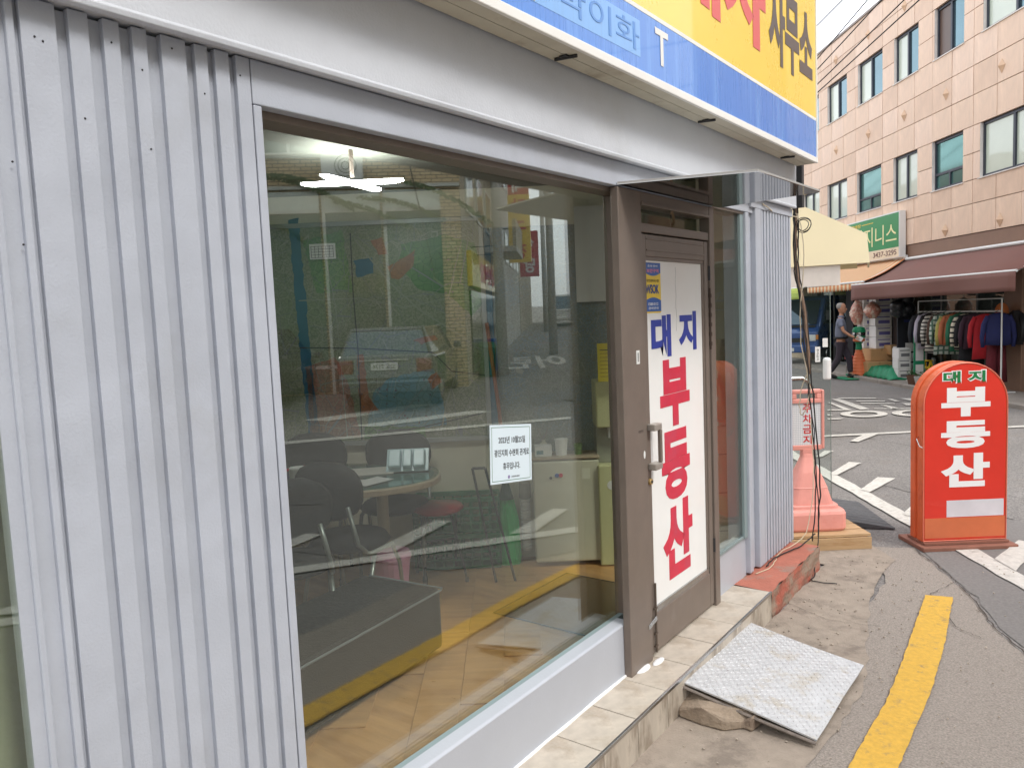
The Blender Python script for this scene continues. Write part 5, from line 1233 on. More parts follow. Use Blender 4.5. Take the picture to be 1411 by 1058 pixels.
ysm = mat('yellow_plastic', (232, 190, 40), .45, var=.05)
for sgn in (-1, 1): mb = MB(); mb.tube([(sgn * .16, -.1, 0), (sgn * .11, 0, .42)], .02, 6); mb.tube([(sgn * .16, .12, 0), (sgn * .11, 0, .42)], .02, 6); mb.build('leg', ysm, b)
for z in (.14, .28, .42): b2('step', ysm, b, -.13, .13, -.09 + z * .1, .06, z - .012, z + .012, bev=.004)
for i, (s_, o_) in enumerate(((17.2, .95), (16.85, .98))):
    b = thing('plant_pot', ('brown square pot with low leaves' if i == 0 else 'small grey pot with low leaves') + ' on the kerb edge', 'plant pot', SK(s_, o_, .075, True), RZP)
    mb = MB(); mb.lathe([(.10, 0), (.14, .18), (.12, .18), (.10, .16)], seg=4 if i == 0 else 14); mb.build('pot', mat('pot_brown', (104, 74, 58), .7) if i == 0 else conc, b)
    mb = MB()
    for q in range(60): a = random.uniform(0, 6.3); r_ = random.uniform(0, .12); p = Vector((r_ * math.cos(a), r_ * math.sin(a), .18 + random.uniform(0, .08))); d_ = Vector((random.uniform(-1, 1), random.uniform(-1, 1), .4)) * .03; n_ = Vector((-d_.y, d_.x, 0)) * .5; mb._add([p, p + d_ + n_, p + d_ * 2, p + d_ - n_], [(0, 1, 2, 3)])
    stuff(mb.build('leaves', mat('leaf_green', (58, 92, 40), .6, var=.3, vscale=20), b, fix=False))
b = thing('red_stool_pair', 'red plastic seat stool behind the walking man', 'stool', SK(20.2, .75, .07, True), RZP); b2('seat', mat('stool_maroon', (150, 46, 48), .5), b, -.16, .16, -.16, .16, .32, .40, bev=.01)
for x in (-.13, .13):
    for y in (-.13, .13): mb = MB(); mb.tube([(x, y, 0), (x * .9, y * .9, .32)], .012, 6); mb.build('leg', chrome, b)
# traffic cone with hoops
cone_m = mat('cone_orange', (226, 122, 78), .5, var=.06, vscale=6, rgb2=(206, 108, 78), m2=.6); cgm = mat('cone_green', (20, 128, 84), .5, var=.06)
cp = (-2.62, 19.1, 0)
b = thing('traffic_cone', 'orange and green ribbed traffic cone standing in the road by the man', 'traffic cone', cp, .2)
loft([(.24, .24, .06, 0), (.24, .24, .06, .05), (.235, .235, .1, .06)], cone_m, 'base', b, bev=.004)
mb = MB(); pr = []
for i in range(8): z = .06 + i * .075; r_ = .215 - i * .019; pr += [(r_, z), (r_ * .985, z + .06), (r_ - .014, z + .068)]
mb.lathe(pr, seg=20); mb.build('ribbed_body', cone_m, b)
mb = MB(); mb.lathe([(.075, .66), (.06, .80), (.085, .81), (.085, .84)], seg=16); mb.build('neck', cgm, b)
mb = MB(); mb.lathe([(.11, .845), (.13, .86), (.13, .90), (.11, .915)], seg=20); mb.build('orange_ring', cone_m, b)
mb = MB(); mb.lathe([(.12, .92), (.145, .95), (.145, 1.10), (.12, 1.17), (.04, 1.19)], seg=20); mb.build('head', cgm, b)
mb = MB(); mb.lathe([(.147, .98), (.150, 1.02), (.147, 1.06)], seg=20); mb.build('silver_band', chrome, b)
mb = MB(); mb.box((-.2, .05, .075), (.16, .3, .02)); mb.build('green_patch', cgm, b)
# yellow object at the right edge
b = thing('yellow_stand', 'bright yellow plastic caution stand at the right road edge', 'caution stand', (0.96, 14.4, 0), TK)
for x, dx in ((-.16, .10), (.16, -.10)):
    pass
mb = MB(); mb.prism([(-.05, 0), (.55, 0), (.42, .72), (.10, .72)], lambda u, v, t: Vector((u, -.12 + v * .14 + t, v)), .03); mb.build('front_leaf', ysm, b, bev=.008)
mb = MB(); mb.prism([(-.05, 0), (.55, 0), (.42, .72), (.10, .72)], lambda u, v, t: Vector((u, .12 - v * .14 - t, v)), .03); mb.build('rear_leaf', ysm, b, bev=.008)

# blue truck behind the man
tr = thing('blue_truck', 'dark blue small truck parked by the far shops', 'truck', (-5.1, 24.3, 0), math.atan2(-PD.y, -PD.x) - .72)
tbl = mat('truck_blue', (58, 92, 152), .28, var=.04, coat=.8); tgl = mat('windscreen_dark', (84, 98, 108), .06, metal=.6, var=.05)
# +x is the front
sec = [(0.0, .45), (1.55, .45), (1.78, .55), (1.80, .95), (1.62, 1.12), (1.22, 1.92), (1.1, 1.98), (.10, 1.98), (0, 1.9)]
mb = MB(); mb.prism(sec, lambda u, v, t: Vector((u, -.84 + t, v)), 1.68); mb.build('cab', tbl, tr, bev=.05, seg=3)
for sgn in (-1, 1):
    mb = MB(); mb.prism([(.35, 1.18), (1.42, 1.18), (1.12, 1.80), (.40, 1.80)], lambda u, v, t: Vector((u, sgn * (.835 + t), v)), .012); mb.build('side_window', tgl, tr)
    mb = MB(); mb.box((1.79, sgn * .62, .80), (.06, .30, .18)); mb.build('headlight', mat('headlamp', (226, 228, 226), .1, coat=1), tr, bev=.02)
    mb = MB(); mb.box((1.785, sgn * .79, .82), (.05, .09, .14)); mb.build('indicator', mat('indicator_orange', (226, 140, 60), .2, coat=1), tr, bev=.01)
    mb = MB(); mb.tube([(1.35, sgn * .86, 1.45), (1.5, sgn * 1.0, 1.5), (1.5, sgn * 1.0, 1.30)], .02, 6); mb.box((1.50, sgn * 1.02, 1.42), (.05, .14, .26)); mb.build('mirror', dark, tr)
    for x in (1.05, -1.9):
        mb = MB(); mb.cyl((x, sgn * .62, .33), (x, sgn * .84, .33), .33, .33, 24); wl = mb.build('wheel', black, tr, bev=.03); mb = MB(); mb.cyl((x, sgn * .80, .33), (x, sgn * .86, .33), .19, .17, 18); mb.build('rim', chrome, wl)
mb = MB(); mb.prism([(1.585, 1.18), (1.615, 1.18), (1.245, 1.86), (1.215, 1.86)], lambda u, v, t: Vector((u + .035, -.72 + t, v)), 1.44); mb.build('windscreen', tgl, tr)
b2('bumper', tbl, tr, 1.60, 1.86, -.82, .82, .38, .60, bev=.04); b2('grille', dark, tr, 1.795, 1.815, -.40, .40, .68, .80); b2('number_plate', white, tr, 1.862, 1.87, -.17, .17, .42, .52)
b2('wiper_panel', dark, tr, 1.63, 1.70, -.7, .7, 1.10, 1.15)
b2('bed_floor', tbl, tr, -2.9, -.08, -.83, .83, .62, .72, bev=.01)
for sgn in (-1, 1): b2('bed_side', tbl, tr, -2.9, -.08, sgn * .80, sgn * .84, .725, 1.10, bev=.01)
b2('chassis', dark, tr, -2.8, 1.4, -.35, .35, .40, .60)

# ---- neighbour building on the left of the crossing road, with its cream awning
nb_ = thing('corner_neighbour', 'plain rendered building on the left behind the shop corner', 'building', (-2.25, 10.0, 0), RZP)
nbm = mat('neighbour_render', (192, 184, 170), .8, var=.08, vscale=2)
b2('volume', nbm, nb_, -.6, 9, .05, 5, 0, 5.8); b2('parapet', conc, nb_, -.65, 9, 0, 5, 5.805, 5.95)
for s_ in (1.2, 3.6, 6.0): winset(s_, s_ + 1.2, 3.4, 4.6, 'slide', nb_, (gwin, gwin), y=-.04)
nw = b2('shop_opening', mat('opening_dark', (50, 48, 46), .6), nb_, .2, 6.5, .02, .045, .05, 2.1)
ca_ = thing('cream_awning', 'large cream box awning seen side on above the crossing road', 'awning', (-2.20, 9.6, 2.2), R(12))
cm = mat('awning_cream_sheet', (240, 226, 188), .7, var=.03, vscale=2)
prof = [(0, .04), (0.3, .78), (.55, .80), (1.22, .68), (2.05, .32), (2.07, .02)]
prof = [(0, .03), (0.0, .66), (.86, .80), (.94, .80), (1.72, .37), (1.75, .03)]
mb = MB(); mb.prism(prof, lambda u, v, t: Vector((u, t, v)), .02); mb.build('side_cheek', cm, ca_)
mb = MB(); mb.prism([(.0, .66), (.86, .80), (.94, .80), (1.72, .37), (1.75, .03), (1.73, .03), (1.70, .36), (.93, .785), (.86, .785), (0, .645)], lambda u, v, t: Vector((u, .0205 + t, v)), 1.6); mb.build('canopy_sheet', cm, ca_)
b2('side_cheek', cm, ca_, 0, 1.6, 1.625, 1.645, .03, .38)
b = thing('white_valance_board', 'white hanging board under the cream awning', 'board', (-2.20, 9.63, 1.98), R(12)); b2('panel', mat('board_offwhite', (216, 206, 196), .6), b, .0, 1.42, 0, .02, 0, .245)

# power lines and a pole far away
wl = thing('power_lines', 'thin black overhead wires crossing the sky by the granite roof', 'wires', (0, 0, 0))
def wire(a, b_, sag, r=.012):
    a, b_ = Vector(a), Vector(b_); mb = MB(); mb.tube([a.lerp(b_, i / 12) - Vector((0, 0, sag * 4 * (i / 12) * (1 - i / 12))) for i in range(13)], r, 5); mb.build('wire', black, wl)
for i, (z0, z1) in enumerate(((5.6, 9.6), (5.3, 9.0), (5.0, 8.3), (4.75, 7.9), (6.2, 8.9))): wire(Pk(26 + i * .4, 2.5 + .3 * i, z0), Pk(6 + i * .2, 1.2, z1), .15)
# roof things and houses far along the road
fb = thing('far_white_building', 'pale building showing above the granite roof line at its far end', 'building', Pk(34, 1.0), RZP)
b2('volume', mat('far_white', (214, 212, 210), .8, var=.05), fb, 0, 14, -10, .0, 0, 11.5); 
for s_ in (1, 4, 7, 10):
    for z in (2, 5, 8): winset(s_, s_ + 1.6, z, z + 1.3, 'slide', fb, (gwin, gwin), y=.0)
fb2 = thing('far_left_building', 'brown brick building far along the crossing road', 'building', Pk(40, 16), RZP)
b2('volume', mat('far_brick', (150, 112, 92), .8, var=.1), fb2, 0, 14, 0, 9, 0, 9)
for s_ in (1, 4, 7, 10):
    for z in (2, 5): winset(s_, s_ + 1.6, z, z + 1.3, 'slide', fb2, (gwin, gwin), y=-.02)
fb3 = thing('road_end_building', 'grey building closing the far end of the crossing road', 'building', Pk(62, 6), RZP); b2('volume', conc, fb3, 0, 8, -8, 14, 0, 10)
for o_ in (-5, -1, 3, 7, 11):
    for z in (2, 5, 8): b2('window', gwin, fb3, -.05, -.01, o_, o_ + 1.5, z, z + 1.2)

# ================================================================== THE MAN
def person(loc, rz):
    P = thing('person', 'grey haired man in a blue grey polo and dark trousers holding white paper', 'person', loc, rz)
    def skin(name, joints, edges, m, sub=2, shade=True):
        me = bpy.data.meshes.new(name); me.from_pydata([j[0] for j in joints], edges, []); o = bpy.data.objects.new(name, me); sc.collection.objects.link(o)
        sk = o.modifiers.new('s', 'SKIN'); sk.use_smooth_shade = True
        for i, j in enumerate(joints): me.skin_vertices[0].data[i].radius = (j[1], j[2] if len(j) > 2 else j[1])
        me.skin_vertices[0].data[0].use_root = True
        sb = o.modifiers.new('u', 'SUBSURF'); sb.levels = sub; sb.render_levels = sub
        bpy.context.view_layer.update()
        nm_ = bpy.data.meshes.new_from_object(o.evaluated_get(bpy.context.evaluated_depsgraph_get())); bpy.data.objects.remove(o)
        nm_.materials.clear(); nm_.materials.append(m); nm_.name = name
        for p in nm_.polygons: p.use_smooth = True
        o = bpy.data.objects.new(name, nm_); sc.collection.objects.link(o); o.parent = P; return o
    skm = mat('skin_tan', (184, 134, 106), .55, var=.05); 
    # faces +x (walking direction); y is left/right
    J = [((0, 0, .90), .10), ((0, 0, 1.10), .09), ((0, 0, 1.28), .10), ((.0, 0, 1.40), .06), ((.015, 0, 1.46), .05),
         ((0, .16, 1.34), .05), ((-.10, .22, 1.08), .037), ((-.08, .24, .86), .028), ((-.06, .24, .78), .024),
         ((0, -.16, 1.34), .05), ((.09, -.23, 1.10), .037), ((.26, -.24, .98), .028), ((.33, -.24, .95), .024),
         ((0, .09, .84), .085), ((.16, .09, .47), .055), ((.20, .09, .10), .04), ((.30, .09, .05), .035),
         ((0, -.09, .84), .085), ((-.04, -.09, .46), .055), ((-.24, -.09, .12), .04), ((-.17, -.09, .05), .035), ((.02, 0, 1.52), .05)]
    E = [(0, 1), (1, 2), (2, 3), (3, 4), (4, 21), (2, 5), (5, 6), (6, 7), (7, 8), (2, 9), (9, 10), (10, 11), (11, 12), (0, 13), (13, 14), (14, 15), (15, 16), (0, 17), (17, 18), (18, 19), (19, 20)]
    skin('body', J, E, skm)
    # head shaped with brow, nose, jaw
    mb = MB(); rings = []
    prof = [(.030, .028, .0, -.115), (.062, .050, .018, -.105), (.078, .062, .012, -.07), (.086, .070, .006, -.03), (.092, .074, .0, .02), (.090, .073, -.004, .06), (.076, .062, -.008, .10), (.040, .034, -.010, .125)]
    for a_, b__, dx, z in prof: rings.append([Vector((dx + a_ * math.cos(a) + (.012 if abs(math.sin(a)) < .2 and math.cos(a) > 0 and -.05 < z < .0 else 0), b__ * math.sin(a), z)) for a in [2 * math.pi * q / 20 for q in range(20)]])
    for r_ in rings:
        for v in r_: v.x += .02; v.z += 1.61
    mb.ring(rings); hd = mb.build('head', skm, P, smooth=True)
    mb = MB(); mb.ell((.118, 0, 1.59), (.018, .012, .024)); mb.build('nose', skm, hd, smooth=True)
    for sgn in (-1, 1):
        mb = MB(); mb.ell((.01, sgn * .076, 1.60), (.02, .01, .034)); mb.build('ear', skm, hd, smooth=True)
        mb = MB(); mb.ell((.103, sgn * .028, 1.625), (.008, .012, .006)); mb.build('eye', dark, hd, smooth=True)
        mb = MB(); mb.box((.108, sgn * .030, 1.645), (.008, .032, .007)); mb.build('eyebrow', mat('brow_grey', (90, 84, 80), .8), hd)
    mb = MB(); mb.ell((.103, 0, 1.548), (.010, .022, .006)); mb.build('mouth', mat('lips', (140, 84, 74), .5), hd, smooth=True)
    mb = MB(); rings = []
    for a_, b__, z in ((.080, .077, .0), (.090, .079, .04), (.088, .078, .08), (.070, .062, .118), (.02, .02, .133)):
        rings.append([Vector(((-.004 + a_ * math.cos(a)) if math.cos(a) < .2 else (-.004 + a_ * (.2 + (math.cos(a) - .2) * (.35 if z < .09 else .85))), b__ * math.sin(a), z + 1.61)) for a in [2 * math.pi * q / 20 for q in range(20)]])
    mb.ring(rings); mb.build('hair', mat('hair_grey', (150, 146, 142), .8, var=.2, vscale=60), hd, smooth=True)
    shm = mat('polo_grey_blue', (124, 130, 148), .85, var=.06, vscale=8, bump=.1)
    skin('polo_shirt', [((0, 0, .86), .155, .172), ((0, 0, 1.10), .135, .165), ((0, 0, 1.27), .145, .175), ((0, 0, 1.395), .07, .075), ((0, .17, 1.335), .066), ((-.055, .215, 1.17), .060), ((0, -.17, 1.335), .066), ((.05, -.22, 1.18), .060)], [(0, 1), (1, 2), (2, 3), (2, 4), (4, 5), (2, 6), (6, 7)], shm)
    mb = MB(); mb.lathe([(.066, 1.40), (.075, 1.425), (.058, 1.45)], (.008, 0, 0), 16); mb.build('collar', shm, P, smooth=True)
    trm = mat('trousers_dark', (58, 50, 60), .8, var=.08)
    skin('trousers', [((0, 0, .95), .140, .155), ((0, .09, .80), .098), ((.165, .09, .47), .078), ((.19, .09, .12), .066), ((0, -.09, .80), .098), ((-.035, -.09, .46), .078), ((-.23, -.09, .15), .064)], [(0, 1), (1, 2), (2, 3), (0, 4), (4, 5), (5, 6)], trm)
    mb = MB(); mb.lathe([(.158, .925), (.162, .94), (.158, .965)], seg=24, sy=1.08); mb.build('belt', black, P)
    for y, x, tz in ((.09, .25, 0), (-.09, -.20, .25)):
        M_ = Matrix.Rotation(tz, 3, 'Y'); mb = MB(); mb.ell((x, y, .05 + tz * .08), (.145, .050, .045), 14, M_); mb.ell((x - .06, y, .085 + tz * .12), (.06, .045, .05), 12, M_); mb.build('shoe', black, P, smooth=True)
    # fingers
    for hx, hy, hz, dx, dz in ((-.06, .24, .76, .02, -1), (.36, -.24, .94, 1, -.25)):
        for q in range(4):
            o_ = (q - 1.5) * .017; L_ = (.06, .07, .067, .052)[q]; d_ = Vector((dx, 0, dz)).normalized(); s_ = Vector((d_.z, 0, -d_.x)) if dx > .5 else Vector((1, 0, 0))
            p = Vector((hx, hy, hz)) + (Vector((0, 1, 0)) if dx > .5 else Vector((1, 0, 0))) * o_
            mb = MB(); mb.tube([p - d_ * .02, p + d_ * L_ * .5, p + d_ * L_ + Vector((0, -.012, 0))], [.0095, .009, .007], 6); mb.build('finger', skm, P, smooth=True)
        mb = MB(); p = Vector((hx, hy, hz)); mb.tube([p, p + Vector((.025, 0, -.02)) if dx < .5 else p + Vector((.02, 0, .028)), p + Vector((.03, 0, -.05)) if dx < .5 else p + Vector((.05, 0, .030))], [.011, .010, .008], 6); mb.build('thumb', skm, P, smooth=True)
    return P
man = person((-2.93, 18.75, 0.012), TK - .55)
mb = MB(); mb.box((0, 0, 0), (.14, .004, .10), Matrix.Rotation(.5, 3, 'Y')); pp = mb.build('folded_paper', white, None)
pp.matrix_world = man.matrix_basis @ Matrix.Translation((.42, -.24, .93)); tag(pp, 'folded white paper in the walking man\'s hand', 'paper')

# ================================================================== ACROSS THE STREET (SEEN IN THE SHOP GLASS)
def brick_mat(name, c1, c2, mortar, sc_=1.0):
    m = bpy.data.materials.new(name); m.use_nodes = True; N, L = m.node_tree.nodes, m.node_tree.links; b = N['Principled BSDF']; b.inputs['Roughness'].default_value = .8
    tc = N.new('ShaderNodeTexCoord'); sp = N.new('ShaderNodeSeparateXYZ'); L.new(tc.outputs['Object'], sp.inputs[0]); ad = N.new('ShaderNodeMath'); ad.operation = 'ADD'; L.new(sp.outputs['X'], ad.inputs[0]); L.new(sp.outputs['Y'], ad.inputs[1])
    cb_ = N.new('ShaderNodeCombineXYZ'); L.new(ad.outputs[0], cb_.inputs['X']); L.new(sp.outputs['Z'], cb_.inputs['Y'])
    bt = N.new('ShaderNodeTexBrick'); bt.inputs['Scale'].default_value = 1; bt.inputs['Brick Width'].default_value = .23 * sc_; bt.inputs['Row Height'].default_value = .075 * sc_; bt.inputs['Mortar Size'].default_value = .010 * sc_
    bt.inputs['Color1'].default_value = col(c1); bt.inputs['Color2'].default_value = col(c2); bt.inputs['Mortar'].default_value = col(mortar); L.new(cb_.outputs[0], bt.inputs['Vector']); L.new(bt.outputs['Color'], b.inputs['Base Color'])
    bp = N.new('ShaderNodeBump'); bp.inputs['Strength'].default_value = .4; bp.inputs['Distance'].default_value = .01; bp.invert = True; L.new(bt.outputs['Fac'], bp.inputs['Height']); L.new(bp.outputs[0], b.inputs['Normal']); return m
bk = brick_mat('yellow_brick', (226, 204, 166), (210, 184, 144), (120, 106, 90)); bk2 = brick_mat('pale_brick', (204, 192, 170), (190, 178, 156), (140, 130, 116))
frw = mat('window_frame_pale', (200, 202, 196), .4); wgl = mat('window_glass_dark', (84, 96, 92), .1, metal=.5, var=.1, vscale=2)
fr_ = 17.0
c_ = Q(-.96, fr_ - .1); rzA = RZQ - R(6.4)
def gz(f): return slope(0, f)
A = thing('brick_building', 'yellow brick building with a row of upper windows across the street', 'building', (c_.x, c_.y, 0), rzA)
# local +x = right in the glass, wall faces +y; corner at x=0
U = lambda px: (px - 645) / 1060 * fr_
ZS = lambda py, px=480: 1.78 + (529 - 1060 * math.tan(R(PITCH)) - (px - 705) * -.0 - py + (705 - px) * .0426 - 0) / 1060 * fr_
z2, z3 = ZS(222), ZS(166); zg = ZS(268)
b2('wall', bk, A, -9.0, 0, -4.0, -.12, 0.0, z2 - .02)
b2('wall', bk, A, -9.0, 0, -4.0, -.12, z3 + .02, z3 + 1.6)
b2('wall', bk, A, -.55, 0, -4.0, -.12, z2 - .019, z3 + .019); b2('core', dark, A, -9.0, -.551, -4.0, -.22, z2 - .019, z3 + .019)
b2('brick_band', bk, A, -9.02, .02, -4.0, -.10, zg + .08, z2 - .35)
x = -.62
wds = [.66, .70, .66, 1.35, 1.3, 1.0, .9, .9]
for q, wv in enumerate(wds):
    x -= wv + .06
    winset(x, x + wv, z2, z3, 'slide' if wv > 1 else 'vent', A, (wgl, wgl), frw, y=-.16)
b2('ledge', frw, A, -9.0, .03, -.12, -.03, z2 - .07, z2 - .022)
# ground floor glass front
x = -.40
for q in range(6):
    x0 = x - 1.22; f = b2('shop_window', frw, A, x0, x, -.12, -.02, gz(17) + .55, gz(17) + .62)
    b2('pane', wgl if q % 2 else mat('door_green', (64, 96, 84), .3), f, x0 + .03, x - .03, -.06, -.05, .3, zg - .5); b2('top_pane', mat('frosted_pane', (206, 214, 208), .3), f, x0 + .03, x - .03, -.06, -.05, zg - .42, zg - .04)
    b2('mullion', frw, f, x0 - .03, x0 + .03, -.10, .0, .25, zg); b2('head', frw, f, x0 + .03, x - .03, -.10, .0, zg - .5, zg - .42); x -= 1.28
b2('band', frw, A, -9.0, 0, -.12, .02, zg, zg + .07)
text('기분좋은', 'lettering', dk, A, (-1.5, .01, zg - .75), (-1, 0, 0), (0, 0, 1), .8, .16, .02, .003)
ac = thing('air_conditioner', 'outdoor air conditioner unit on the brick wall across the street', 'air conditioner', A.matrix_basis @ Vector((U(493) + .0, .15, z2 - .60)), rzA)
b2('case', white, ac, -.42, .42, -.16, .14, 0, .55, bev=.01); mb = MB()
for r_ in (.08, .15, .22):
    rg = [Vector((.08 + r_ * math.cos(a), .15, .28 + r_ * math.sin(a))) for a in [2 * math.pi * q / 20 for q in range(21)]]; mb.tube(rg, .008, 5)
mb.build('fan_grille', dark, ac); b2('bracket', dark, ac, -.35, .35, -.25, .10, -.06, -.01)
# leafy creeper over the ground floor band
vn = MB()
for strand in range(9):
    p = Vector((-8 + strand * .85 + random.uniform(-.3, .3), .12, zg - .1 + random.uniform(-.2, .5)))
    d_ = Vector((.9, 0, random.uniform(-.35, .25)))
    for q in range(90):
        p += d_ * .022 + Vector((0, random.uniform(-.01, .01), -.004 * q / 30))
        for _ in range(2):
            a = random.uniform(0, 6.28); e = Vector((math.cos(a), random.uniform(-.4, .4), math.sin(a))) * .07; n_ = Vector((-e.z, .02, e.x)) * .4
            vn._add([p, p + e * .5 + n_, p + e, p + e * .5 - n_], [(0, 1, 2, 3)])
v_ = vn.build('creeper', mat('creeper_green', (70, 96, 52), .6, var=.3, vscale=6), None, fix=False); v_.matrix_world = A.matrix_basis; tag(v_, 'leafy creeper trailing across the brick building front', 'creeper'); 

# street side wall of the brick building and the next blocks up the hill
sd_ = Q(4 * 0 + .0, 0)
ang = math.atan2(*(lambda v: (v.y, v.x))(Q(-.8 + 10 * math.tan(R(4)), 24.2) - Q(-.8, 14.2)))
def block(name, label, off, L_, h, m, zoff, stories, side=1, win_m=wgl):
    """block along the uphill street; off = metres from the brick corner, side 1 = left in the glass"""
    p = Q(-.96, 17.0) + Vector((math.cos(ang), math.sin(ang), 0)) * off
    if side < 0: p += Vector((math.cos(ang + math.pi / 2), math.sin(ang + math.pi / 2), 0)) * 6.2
    t = thing(name, label, 'building', (p.x, p.y, 0), ang)
    s = -1 if side > 0 else 1   # volume lies to the right of the walking direction in the real world
    y0, y1 = (0, -6) if side > 0 else (0, 6)
    b2('volume', m, t, 0, L_, min(y0, y1), max(y0, y1), 0, h, bev=.02)
    for k in range(stories):
        z = zoff + 2.9 * k
        x = .8
        while x + 1.4 < L_:
            ww = b2('window', frw, t, x, x + 1.4, .0 if side > 0 else -.04, .04 if side > 0 else 0, z, z + 1.2)
            yy = .041 if side > 0 else -.045; b2('pane', win_m, ww, x + .06, x + .67, yy, yy + .004, z + .06, z + 1.14); b2('pane', win_m, ww, x + .73, x + 1.34, yy, yy + .004, z + .06, z + 1.14); x += 2.3
    return t
B1 = block('street_side_block', 'pale brick flats with balconies up the street across from the shop', .05, 9, 10.5, bk2, 4.2, 2)
for k in range(3): b2('balcony', conc, B1, 5 , 8.4, .005, .9, 3.6 + k * 2.6, 3.75 + k * 2.6); b2('balcony_wall', bk2, B1, 5, 8.4, .80, .9, 3.755 + k * 2.6, 4.5 + k * 2.6)
b2('yellow_fascia_sign', syel, B1, .6, 8.6, .005, .12, 2.5, 3.3); b2('shop_front', wgl, B1, .8, 8.4, .005, .05, .5, 2.4)
text('소문난식당', 'lettering', redl, B1, (4.6, .125, 2.9), (-1, 0, 0), (0, 0, 1), 4.5, .5, .03, .01)
B2 = block('next_block', 'taller pale block further up the street', 9.6, 12, 13, conc, 3.8, 3); B3 = block('third_block', 'beige block beyond the taller one up the street', 22.5, 14, 12, nbm, 4.5, 2)
C2 = block('red_brick_block', 'red brick block on the other side of the uphill street', 24, 16, 7.5, brick_mat('red_brick', (140, 80, 64), (120, 68, 56), (110, 96, 88)), 3.6, 1, -1); C3 = block('hilltop_block', 'white block high up the far end of the street', 44, 16, 10, mat('far_white', (214, 212, 210)), 4.6, 1, -1)
# projecting shop signs up the street
def psign(label, off, z, h, w_, m, txt, tm, out=.5):
    p = Q(-.96, 17.0) + Vector((math.cos(ang), math.sin(ang), 0)) * off + Vector((math.cos(ang + math.pi / 2), math.sin(ang + math.pi / 2), 0)) * out
    t = thing('projecting_sign', label, 'sign', (p.x, p.y, z), ang - math.pi / 2, 'vertical signs up the street')
    b2('box', m, t, -w_ / 2, w_ / 2, -.10, .10, 0, h, bev=.01)
    for i, ch in enumerate(txt): text(ch, 'letter', tm, t, (0, -.101, h - (i + .5) * h / len(txt)), (1, 0, 0), (0, 0, 1), w_ * .6, h / len(txt) * .68, .03, .01)
    b2('arm', dark, t, w_ / 2, w_ / 2 + .3, -.02, .02, h * .5, h * .5 + .04)
psign('tall red vertical sign with white letters up the street', 13, 5.2, 3.2, .8, mat('sign_box_red', (196, 60, 50), .4), '노래방', white, .6)
psign('yellow vertical sign with orange letters up the street', 10, 3.6, 2.3, .75, syel, '당구장', redl, .75)
psign('red and white sign low on the pale block up the street', 16, 3.4, 1.9, .8, mat('sign_box_crimson', (186, 50, 76), .4), '식당', white, .8)
ns = thing('white_roof_sign', 'white billboard with a thin looped emblem high beside the street', 'billboard', Q(1.35, 15.5, 5.0), RZQ)
b2('panel', white, ns, -.9, 1.6, -.1, 0, 0, .95, bev=.01); text('NARAE', 'lettering', dk, ns, (.1, .002, .22), (-1, 0, 0), (0, 0, 1), 1.1, .20, .01, .004)
mb = MB(); mb.tube([(-.55, .01, .50), (.6, .01, .50), (.35, .01, .62), (.12, .01, .70), (.05, .01, .62), (-.1, .01, .74), (-.25, .01, .66), (-.55, .01, .50)], .014, 5); mb.build('emblem', dark, ns)
b2('post', dark, ns, 1.30, 1.42, -.3, -.2, -5, 0)
# poles with wires
def pole(label, r, f, h, extra=True):
    p = Q(r, f); z0 = slope(r, f); t = thing('utility_pole', label, 'pole', (p.x, p.y, z0), RZQ, 'utility poles up the street')
    mb = MB(); mb.cyl((0, 0, 0), (0, 0, h), .14, .10, 14); mb.build('shaft', conc, t, smooth=True)
    for z in (h - .4, h - 1.1): mb = MB(); mb.box((0, 0, z), (1.5, .08, .08)); mb.build('cross_arm', dark, t)
    mb = MB(); mb.cyl((.22, 0, h - 2.0), (.22, 0, h - 1.4), .16, .16, 14); mb.build('transformer', conc, t)
    return p, z0 + h
pole('grey utility pole in front of the pale brick flats', -.2, 19, 8.6); pole('grey utility pole in the gap of sky further up', 1.4, 25, 8.5); pole('slim utility pole far up the street', 1.9, 40, 9)
w2_ = thing('street_wires', 'sagging black wires crossing in front of the brick building', 'wires', (0, 0, 0))
def wire2(a, b_, sag, r=.013):
    a, b_ = Vector(a), Vector(b_); mb = MB(); mb.tube([a.lerp(b_, i / 14) - Vector((0, 0, sag * 4 * (i / 14) * (1 - i / 14))) for i in range(15)], r, 5); mb.build('wire', black, w2_)
for a, b_, s_ in (((-9, 14.5, 4.9), (-.2, 19, 7.6), .5), ((-9, 14.8, 3.3), (-.2, 19, 3.5), .12), ((-9, 14.9, 3.15), (-.2, 19, 3.3), .1), ((-.2, 19, 8.2), (1.4, 25, 8.3), .5), ((-.2, 19, 7.5), (1.4, 25, 7.7), .7), ((1.4, 25, 8.6), (1.9, 40, 9.4), .5), ((-2.2, 12.6, 8), (-1.2, 13.0, 2.4), -.1), ((1.4, 25, 8.3), (7, 13, 6.8), .5), ((-.2, 19, 7.8), (6, 10, 6), .4)): wire2(Q(*a), Q(*b_), s_)

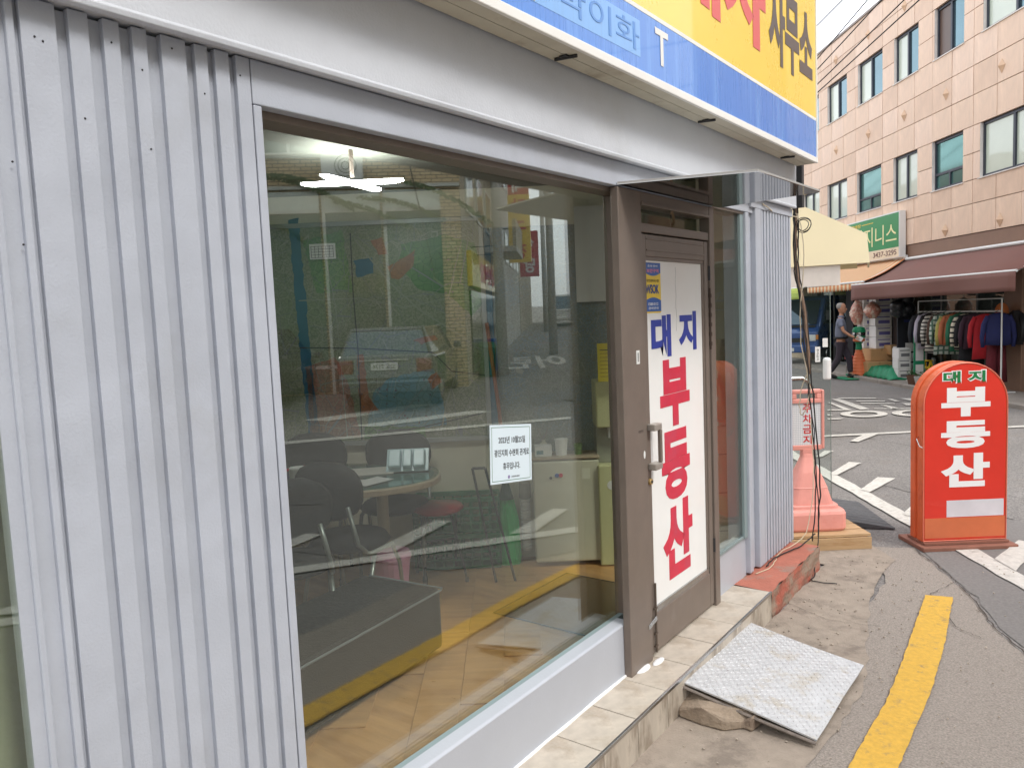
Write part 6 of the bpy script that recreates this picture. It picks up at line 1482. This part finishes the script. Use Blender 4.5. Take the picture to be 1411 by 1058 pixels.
# cars ------------------------------------------------------------------
def car(name, label, cat, loc, rz, paint_m, L_=4.4, W=1.78, H=1.5, suv=False, plate='', zr=0):
    c = thing(name, label, cat, loc, rz); h1 = .86 if not suv else .98
    # +x front
    side = [(-L_ / 2, .32), (L_ / 2 - .05, .32), (L_ / 2, .55), (L_ / 2 - .1, .72), (L_ / 2 - 1.0, h1), (-L_ / 2 + .05, h1 + .03), (-L_ / 2 - .02, .6)]
    mb = MB(); mb.prism(side, lambda u, v, t: Vector((u, -W / 2 + t, v)), W); mb.build('body', paint_m, c, bev=.07, seg=3)
    x0, x1, x2, x3 = (-L_ / 2 + .10, -L_ / 2 + .38, L_ / 2 - 1.95, L_ / 2 - 1.15) if suv else (-L_ / 2 + .35, -L_ / 2 + 1.0, L_ / 2 - 2.0, L_ / 2 - 1.1)
    b0, t0_ = W / 2 - .06, W / 2 - .22
    lo = [Vector((x0, -b0, h1)), Vector((x3, -b0, h1)), Vector((x3, b0, h1)), Vector((x0, b0, h1))]; hi = [Vector((x1, -t0_, H)), Vector((x2, -t0_, H)), Vector((x2, t0_, H)), Vector((x1, t0_, H))]
    mb = MB(); mb.ring([lo, [l.lerp(h, .9) for l, h in zip(lo, hi)]]); mb.build('cabin_glass', tgl, c, bev=.03)
    mb = MB(); mb.ring([[l.lerp(h, .88) + Vector((0, 0, .0)) for l, h in zip(lo, hi)], [h + Vector((0, 0, .02)) for h in hi]]); mb.build('roof', paint_m, c, bev=.04, seg=3)
    for i in range(4): mb = MB(); mb.tube([lo[i] + Vector((0, 0, -.02)), hi[i]], .035, 6); mb.build('pillar', paint_m, c)
    for sx_ in (-1, 1):
        for sy_ in (-1, 1):
            mb = MB(); mb.cyl((sx_ * L_ * .30, sy_ * (W / 2 - .20), .31), (sx_ * L_ * .30, sy_ * (W / 2 + .005), .31), .31, .31, 24); wl_ = mb.build('wheel', black, c, bev=.02); mb = MB(); mb.cyl((sx_ * L_ * .30, sy_ * (W / 2 - .03), .31), (sx_ * L_ * .30, sy_ * (W / 2 + .012), .31), .19, .18, 16); mb.build('rim', chrome, wl_)
    for sy_ in (-1, 1):
        b2('headlight', MATS['headlamp'], c, L_ / 2 - .13, L_ / 2 - .02, sy_ * (W / 2 - .28) - .17, sy_ * (W / 2 - .28) + .17, .60, .74, bev=.02)
        b2('tail_light', mat('tail_red', (120, 26, 30), .2, coat=1), c, -L_ / 2 - .035, -L_ / 2 + .08, sy_ * (W / 2 - .17) - .14, sy_ * (W / 2 - .17) + .14, h1 - .30, h1 - .05, bev=.02)
        b2('mirror', paint_m, c, x3 - .1, x3 + .05, sy_ * (W / 2 + .08) - .08, sy_ * (W / 2 + .08) + .08, h1, h1 + .14, bev=.03)
    b2('rear_bumper', paint_m, c, -L_ / 2 - .10, -L_ / 2 + .1, -W / 2 + .04, W / 2 - .04, .34, .56, bev=.04)
    p_ = b2('number_plate', white, c, -L_ / 2 - .045, -L_ / 2 - .03, -.24, .24, h1 - .24, h1 - .11)
    if plate: text(plate, 'print', dk, c, (-L_ / 2 - .046, 0, h1 - .175), (0, -1, 0), (0, 0, 1), .40, .085, .01, .001)
    b2('chrome_strip', chrome, c, -L_ / 2 - .04, -L_ / 2 - .02, -.45, .45, h1 - .08, h1 - .05)
    return c
silver = mat('car_silver', (176, 180, 182), .25, metal=.7, var=.02, coat=1); carw = mat('car_white', (226, 226, 222), .3, var=.02, coat=1); cdark = mat('car_dark', (40, 44, 50), .25, var=.02, coat=1)
p = Q(-2.15, 15.8); car('parked_hatchback', 'dark grey hatchback parked in front of the brick building', 'car', (p.x, p.y, slope(0, 14)), RZQ - math.pi / 2 + .05, mat('car_grey', (74, 80, 84), .22, metal=.5, var=.02, coat=1), 4.2, 1.76, 1.48, True, '32도 7174')
p = Q(-5.2, 15.6); car('dark_car', 'dark car parked left of the silver one', 'car', (p.x, p.y, slope(0, 14.5)), RZQ - math.pi / 2 + .1, cdark)
p = Q(3.4, 48); car('white_suv', 'white off roader standing far up the hill street', 'car', (p.x, p.y, slope(0, 46)), ang, carw, 4.5, 1.86, 1.85, True)
for i, (r_, f_) in enumerate(((.7, 19), (.9, 20.5))):
    p = Q(r_ - 1.3, f_); b = thing('street_bin', ('blue' if i else 'green') + ' plastic street bin by the yellow signed shop', 'bin', (p.x, p.y, slope(0, f_)), 0); mb = MB(); mb.lathe([(.2, 0), (.26, .7), (.28, .72), (.2, .85)], seg=16); mb.build('bin', blu if i else cg, b)
# painted letters on the hill road
hl = thing('slope_road_letters', 'white lettering painted on the road of the hill street', 'road marking', (0, 0, 0.0))
def hillflat(r, f, w_, h_, txt):
    a = Q(r, f); xd = (Q(r + 1, f) - a); ud = (Q(r, f + 1) - a)
    z = lambda f_: .027 * max(0, f_ - 7.5)
    o = text(txt, 'lettering', roadwhite, hl, (0, 0, 0), (1, 0, 0), (0, 1, 0), w_, h_, .03, .002)
    for v in o.data.vertices:
        q = Q(r - v.co.x, f + v.co.y); v.co = Vector((q.x, q.y, z(f + v.co.y) + .012 + (.002 if v.co.z > 0 else 0)))
hillflat(.2, 22.5, 2.8, 4.2, '어린이')
def hillpoly(name, pts):
    mb = MB(); mb._add([Vector((Q(r, f).x, Q(r, f).y, .027 * max(0, f - 7.5) + .012)) for r, f in pts], [tuple(range(len(pts)))]); return struct(mb.build(name, roadwhite))
hillpoly('crossing_bar', [(-3.6, 13.0), (-1.9, 14.4), (-1.4, 14.3), (-3.1, 12.8)]); hillpoly('crossing_bar', [(-2.6, 12.2), (-.7, 13.3), (-.3, 13.1), (-2.2, 12.0)]); hillpoly('crossing_bar', [(-4.2, 10.8), (.9, 12.2), (.9, 11.98), (-4.2, 10.55)])
mb = MB(); q = Q(1.25, 14.2)
mb.lathe([(.30, 0), (.30, .012), (.0, .012)], (q.x, q.y, .027 * 6.7 + .006), 24); o = mb.build('manhole_cover', mat('iron_cover', (92, 80, 70), .6, metal=.5, var=.2, vscale=30), None); o['label'] = 'round iron manhole cover in the street'; o['category'] = 'manhole cover'
# buildings that close the view on the camera's own side of the street
own = thing('opposite_flats', 'tall pale flats standing behind the viewer on the street', 'building', (10.5, -6.0, 0), 0)
b2('volume', bk2, own, 0, 8, -10, 11.5, 0, 11)
for y in (-8, -5, -2, 1, 4, 7):
    for z in (4.2, 7.2): f = b2('window', frw, own, -.05, 0, y, y + 1.6, z, z + 1.2); b2('pane', wgl, f, -.055, -.0505, y + .06, y + 1.54, z + .06, z + 1.14)
    f = b2('shop_window', frw, own, -.05, 0, y, y + 2.4, .4, 2.8); b2('pane', wgl, f, -.055, -.0505, y + .08, y + 2.32, .5, 2.7)
